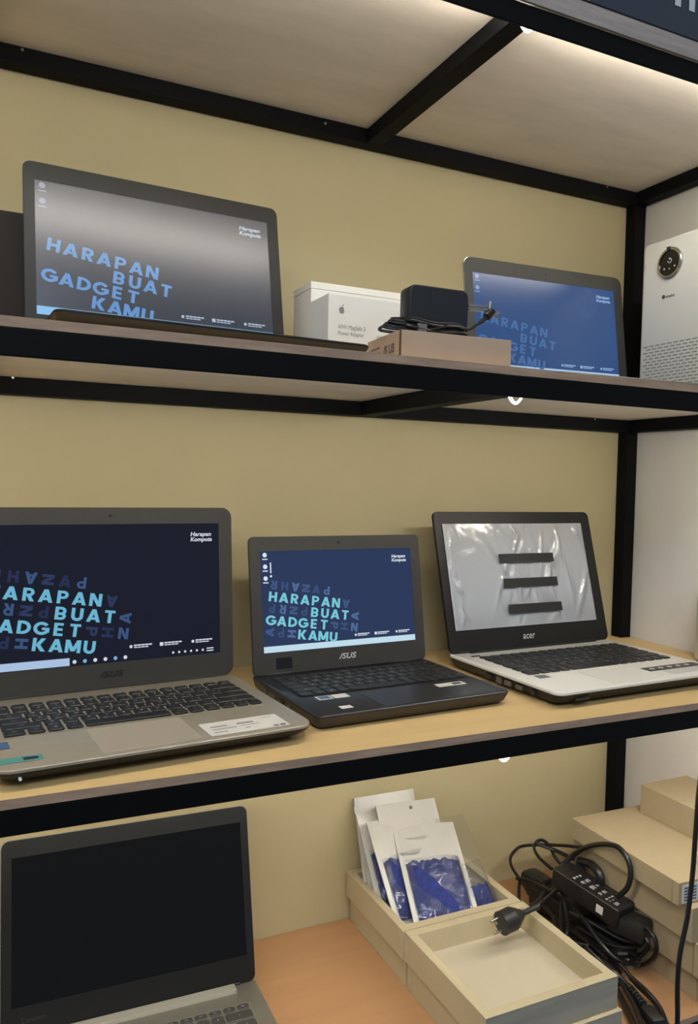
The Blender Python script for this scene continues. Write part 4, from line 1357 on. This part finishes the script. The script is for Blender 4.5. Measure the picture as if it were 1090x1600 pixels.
# bundled mains lead with ribbed strain relief, front right
ld = empty('mains_lead', P(1000, 1570, 0.0), 0, 'bundled black mains lead with ribbed connector at the lowest shelf front edge', 'cable')
ll = ld.location.copy()
for q in ([(962, 1525, .016), (985, 1555, .014), (1005, 1585, .012), (1025, 1625, .010)], [(970, 1535, .026), (988, 1565, .024), (1000, 1595, .020), (1010, 1625, .016)], [(955, 1530, .010), (975, 1570, .010), (990, 1600, .010), (1000, 1630, .010)],
          [(985, 1528, .022), (1010, 1550, .020), (1030, 1575, .014), (1042, 1605, .010)]):
    m_ = MB(); m_.tube(rel(ll, [P(*t) for t in q]), 0.0040, 8); m_.build('cord', M['rubber'], ld, True)
c0, c1 = P(984, 1543, .030) - ll, P(1006, 1572, .026) - ll
d_ = (c1 - c0).normalized()
for k in range(6):
    m_ = MB(); p_ = c0 + (c1 - c0) * (k / 6.0)
    m_.cyl(p_, p_ + d_ * 0.0032, 0.0050 + 0.0002 * k, 10); m_.build('strain_rib', M['black_plastic'], ld, True)
m_ = MB(); m_.cyl(c0 - d_ * 0.004, c1 + d_ * 0.004, 0.0038, 10); m_.build('strain_core', M['rubber'], ld, True)
ang = math.degrees(math.atan2(d_.y, d_.x))
block(1019, 1590, 0.022, ang, 0.034, 0.020, 0.016, 'connector_head', ld, ll)

# ------------------------------------------------------------------ two-pin mains plug on the tray rim
pl = empty('mains_plug', P(803, 1437, 0.100), 0, 'black two-pin mains plug lying over the empty tray rim', 'plug')
pz = pl.location.copy()
tail, head = P(838, 1417, 0.112) - pz, P(783, 1443, 0.104) - pz
d_ = (head - tail).normalized()
Lp = (head - tail).length
m_ = MB()
m_.tube([tail - d_ * 0.004, tail + d_ * Lp * 0.25, tail + d_ * Lp * 0.5, tail + d_ * Lp * 0.7, tail + d_ * Lp * 0.98, head], lambda t: 0.0042 + 0.0130 * min(1, max(0, (t - 0.30) / 0.30)) ** 0.8 - (0.002 if t > 0.97 else 0), 18, sub=6)
m_.build('plug_body', M['black_plastic'], pl, True)
s_ = d_.cross(Vector((0, 0, 1))).normalized()
w_ = s_.cross(d_).normalized()
for sg_ in (-1, 1):
    b_ = head + (s_ * 0.35 + w_ * 0.93) * (0.0085 * sg_)
    m_ = MB(); m_.cyl(b_ - d_ * 0.001, b_ + d_ * 0.017, 0.0023, 10); m_.build('pin', M['chrome'], pl, True)
m_ = MB()
b_ = head + (s_ * 0.93 - w_ * 0.35) * 0.0125
m_.cyl(b_ - d_ * 0.010, b_ + d_ * 0.0008, 0.0042, 4); m_.build('earth_clip', M['chrome'], pl)
m_ = MB(); m_.tube([tail + Vector((0, 0, 0)), P(852, 1405, .100) - pz, P(868, 1393, .080) - pz, P(880, 1385, .060) - pz, P(885, 1400, .045) - pz], 0.0030, 8); m_.build('cord', M['rubber'], pl, True)

# ------------------------------------------------------------------ cable hanging in front of the shelves at the right
hc = empty('hanging_cable', ony(1057, 1600, -0.45), 0, 'single black cable hanging past the stacked cartons at the right edge', 'cable')
h0 = hc.location.copy()
m_ = MB()
pts = [(1140, 1075, -0.430), (1112, 1140, -0.440), (1094, 1215, -0.447), (1087, 1290, -0.45), (1082, 1360, -0.45), (1074, 1430, -0.45), (1062, 1490, -0.45), (1058, 1540, -0.45), (1058, 1600, -0.45), (1054, 1680, -0.45), (1050, 1760, -0.45)]
m_.tube([Vector((-0.105, -0.375, 0.0038)) - h0, Vector((-0.150, -0.405, 0.0040)) - h0, Vector((-0.185, -0.429, 0.0030)) - h0] + [ony(a, b, c) - h0 for a, b, c in pts[1:]], 0.0034, 10)
m_.build('cable_run', M['rubber'], hc, True)
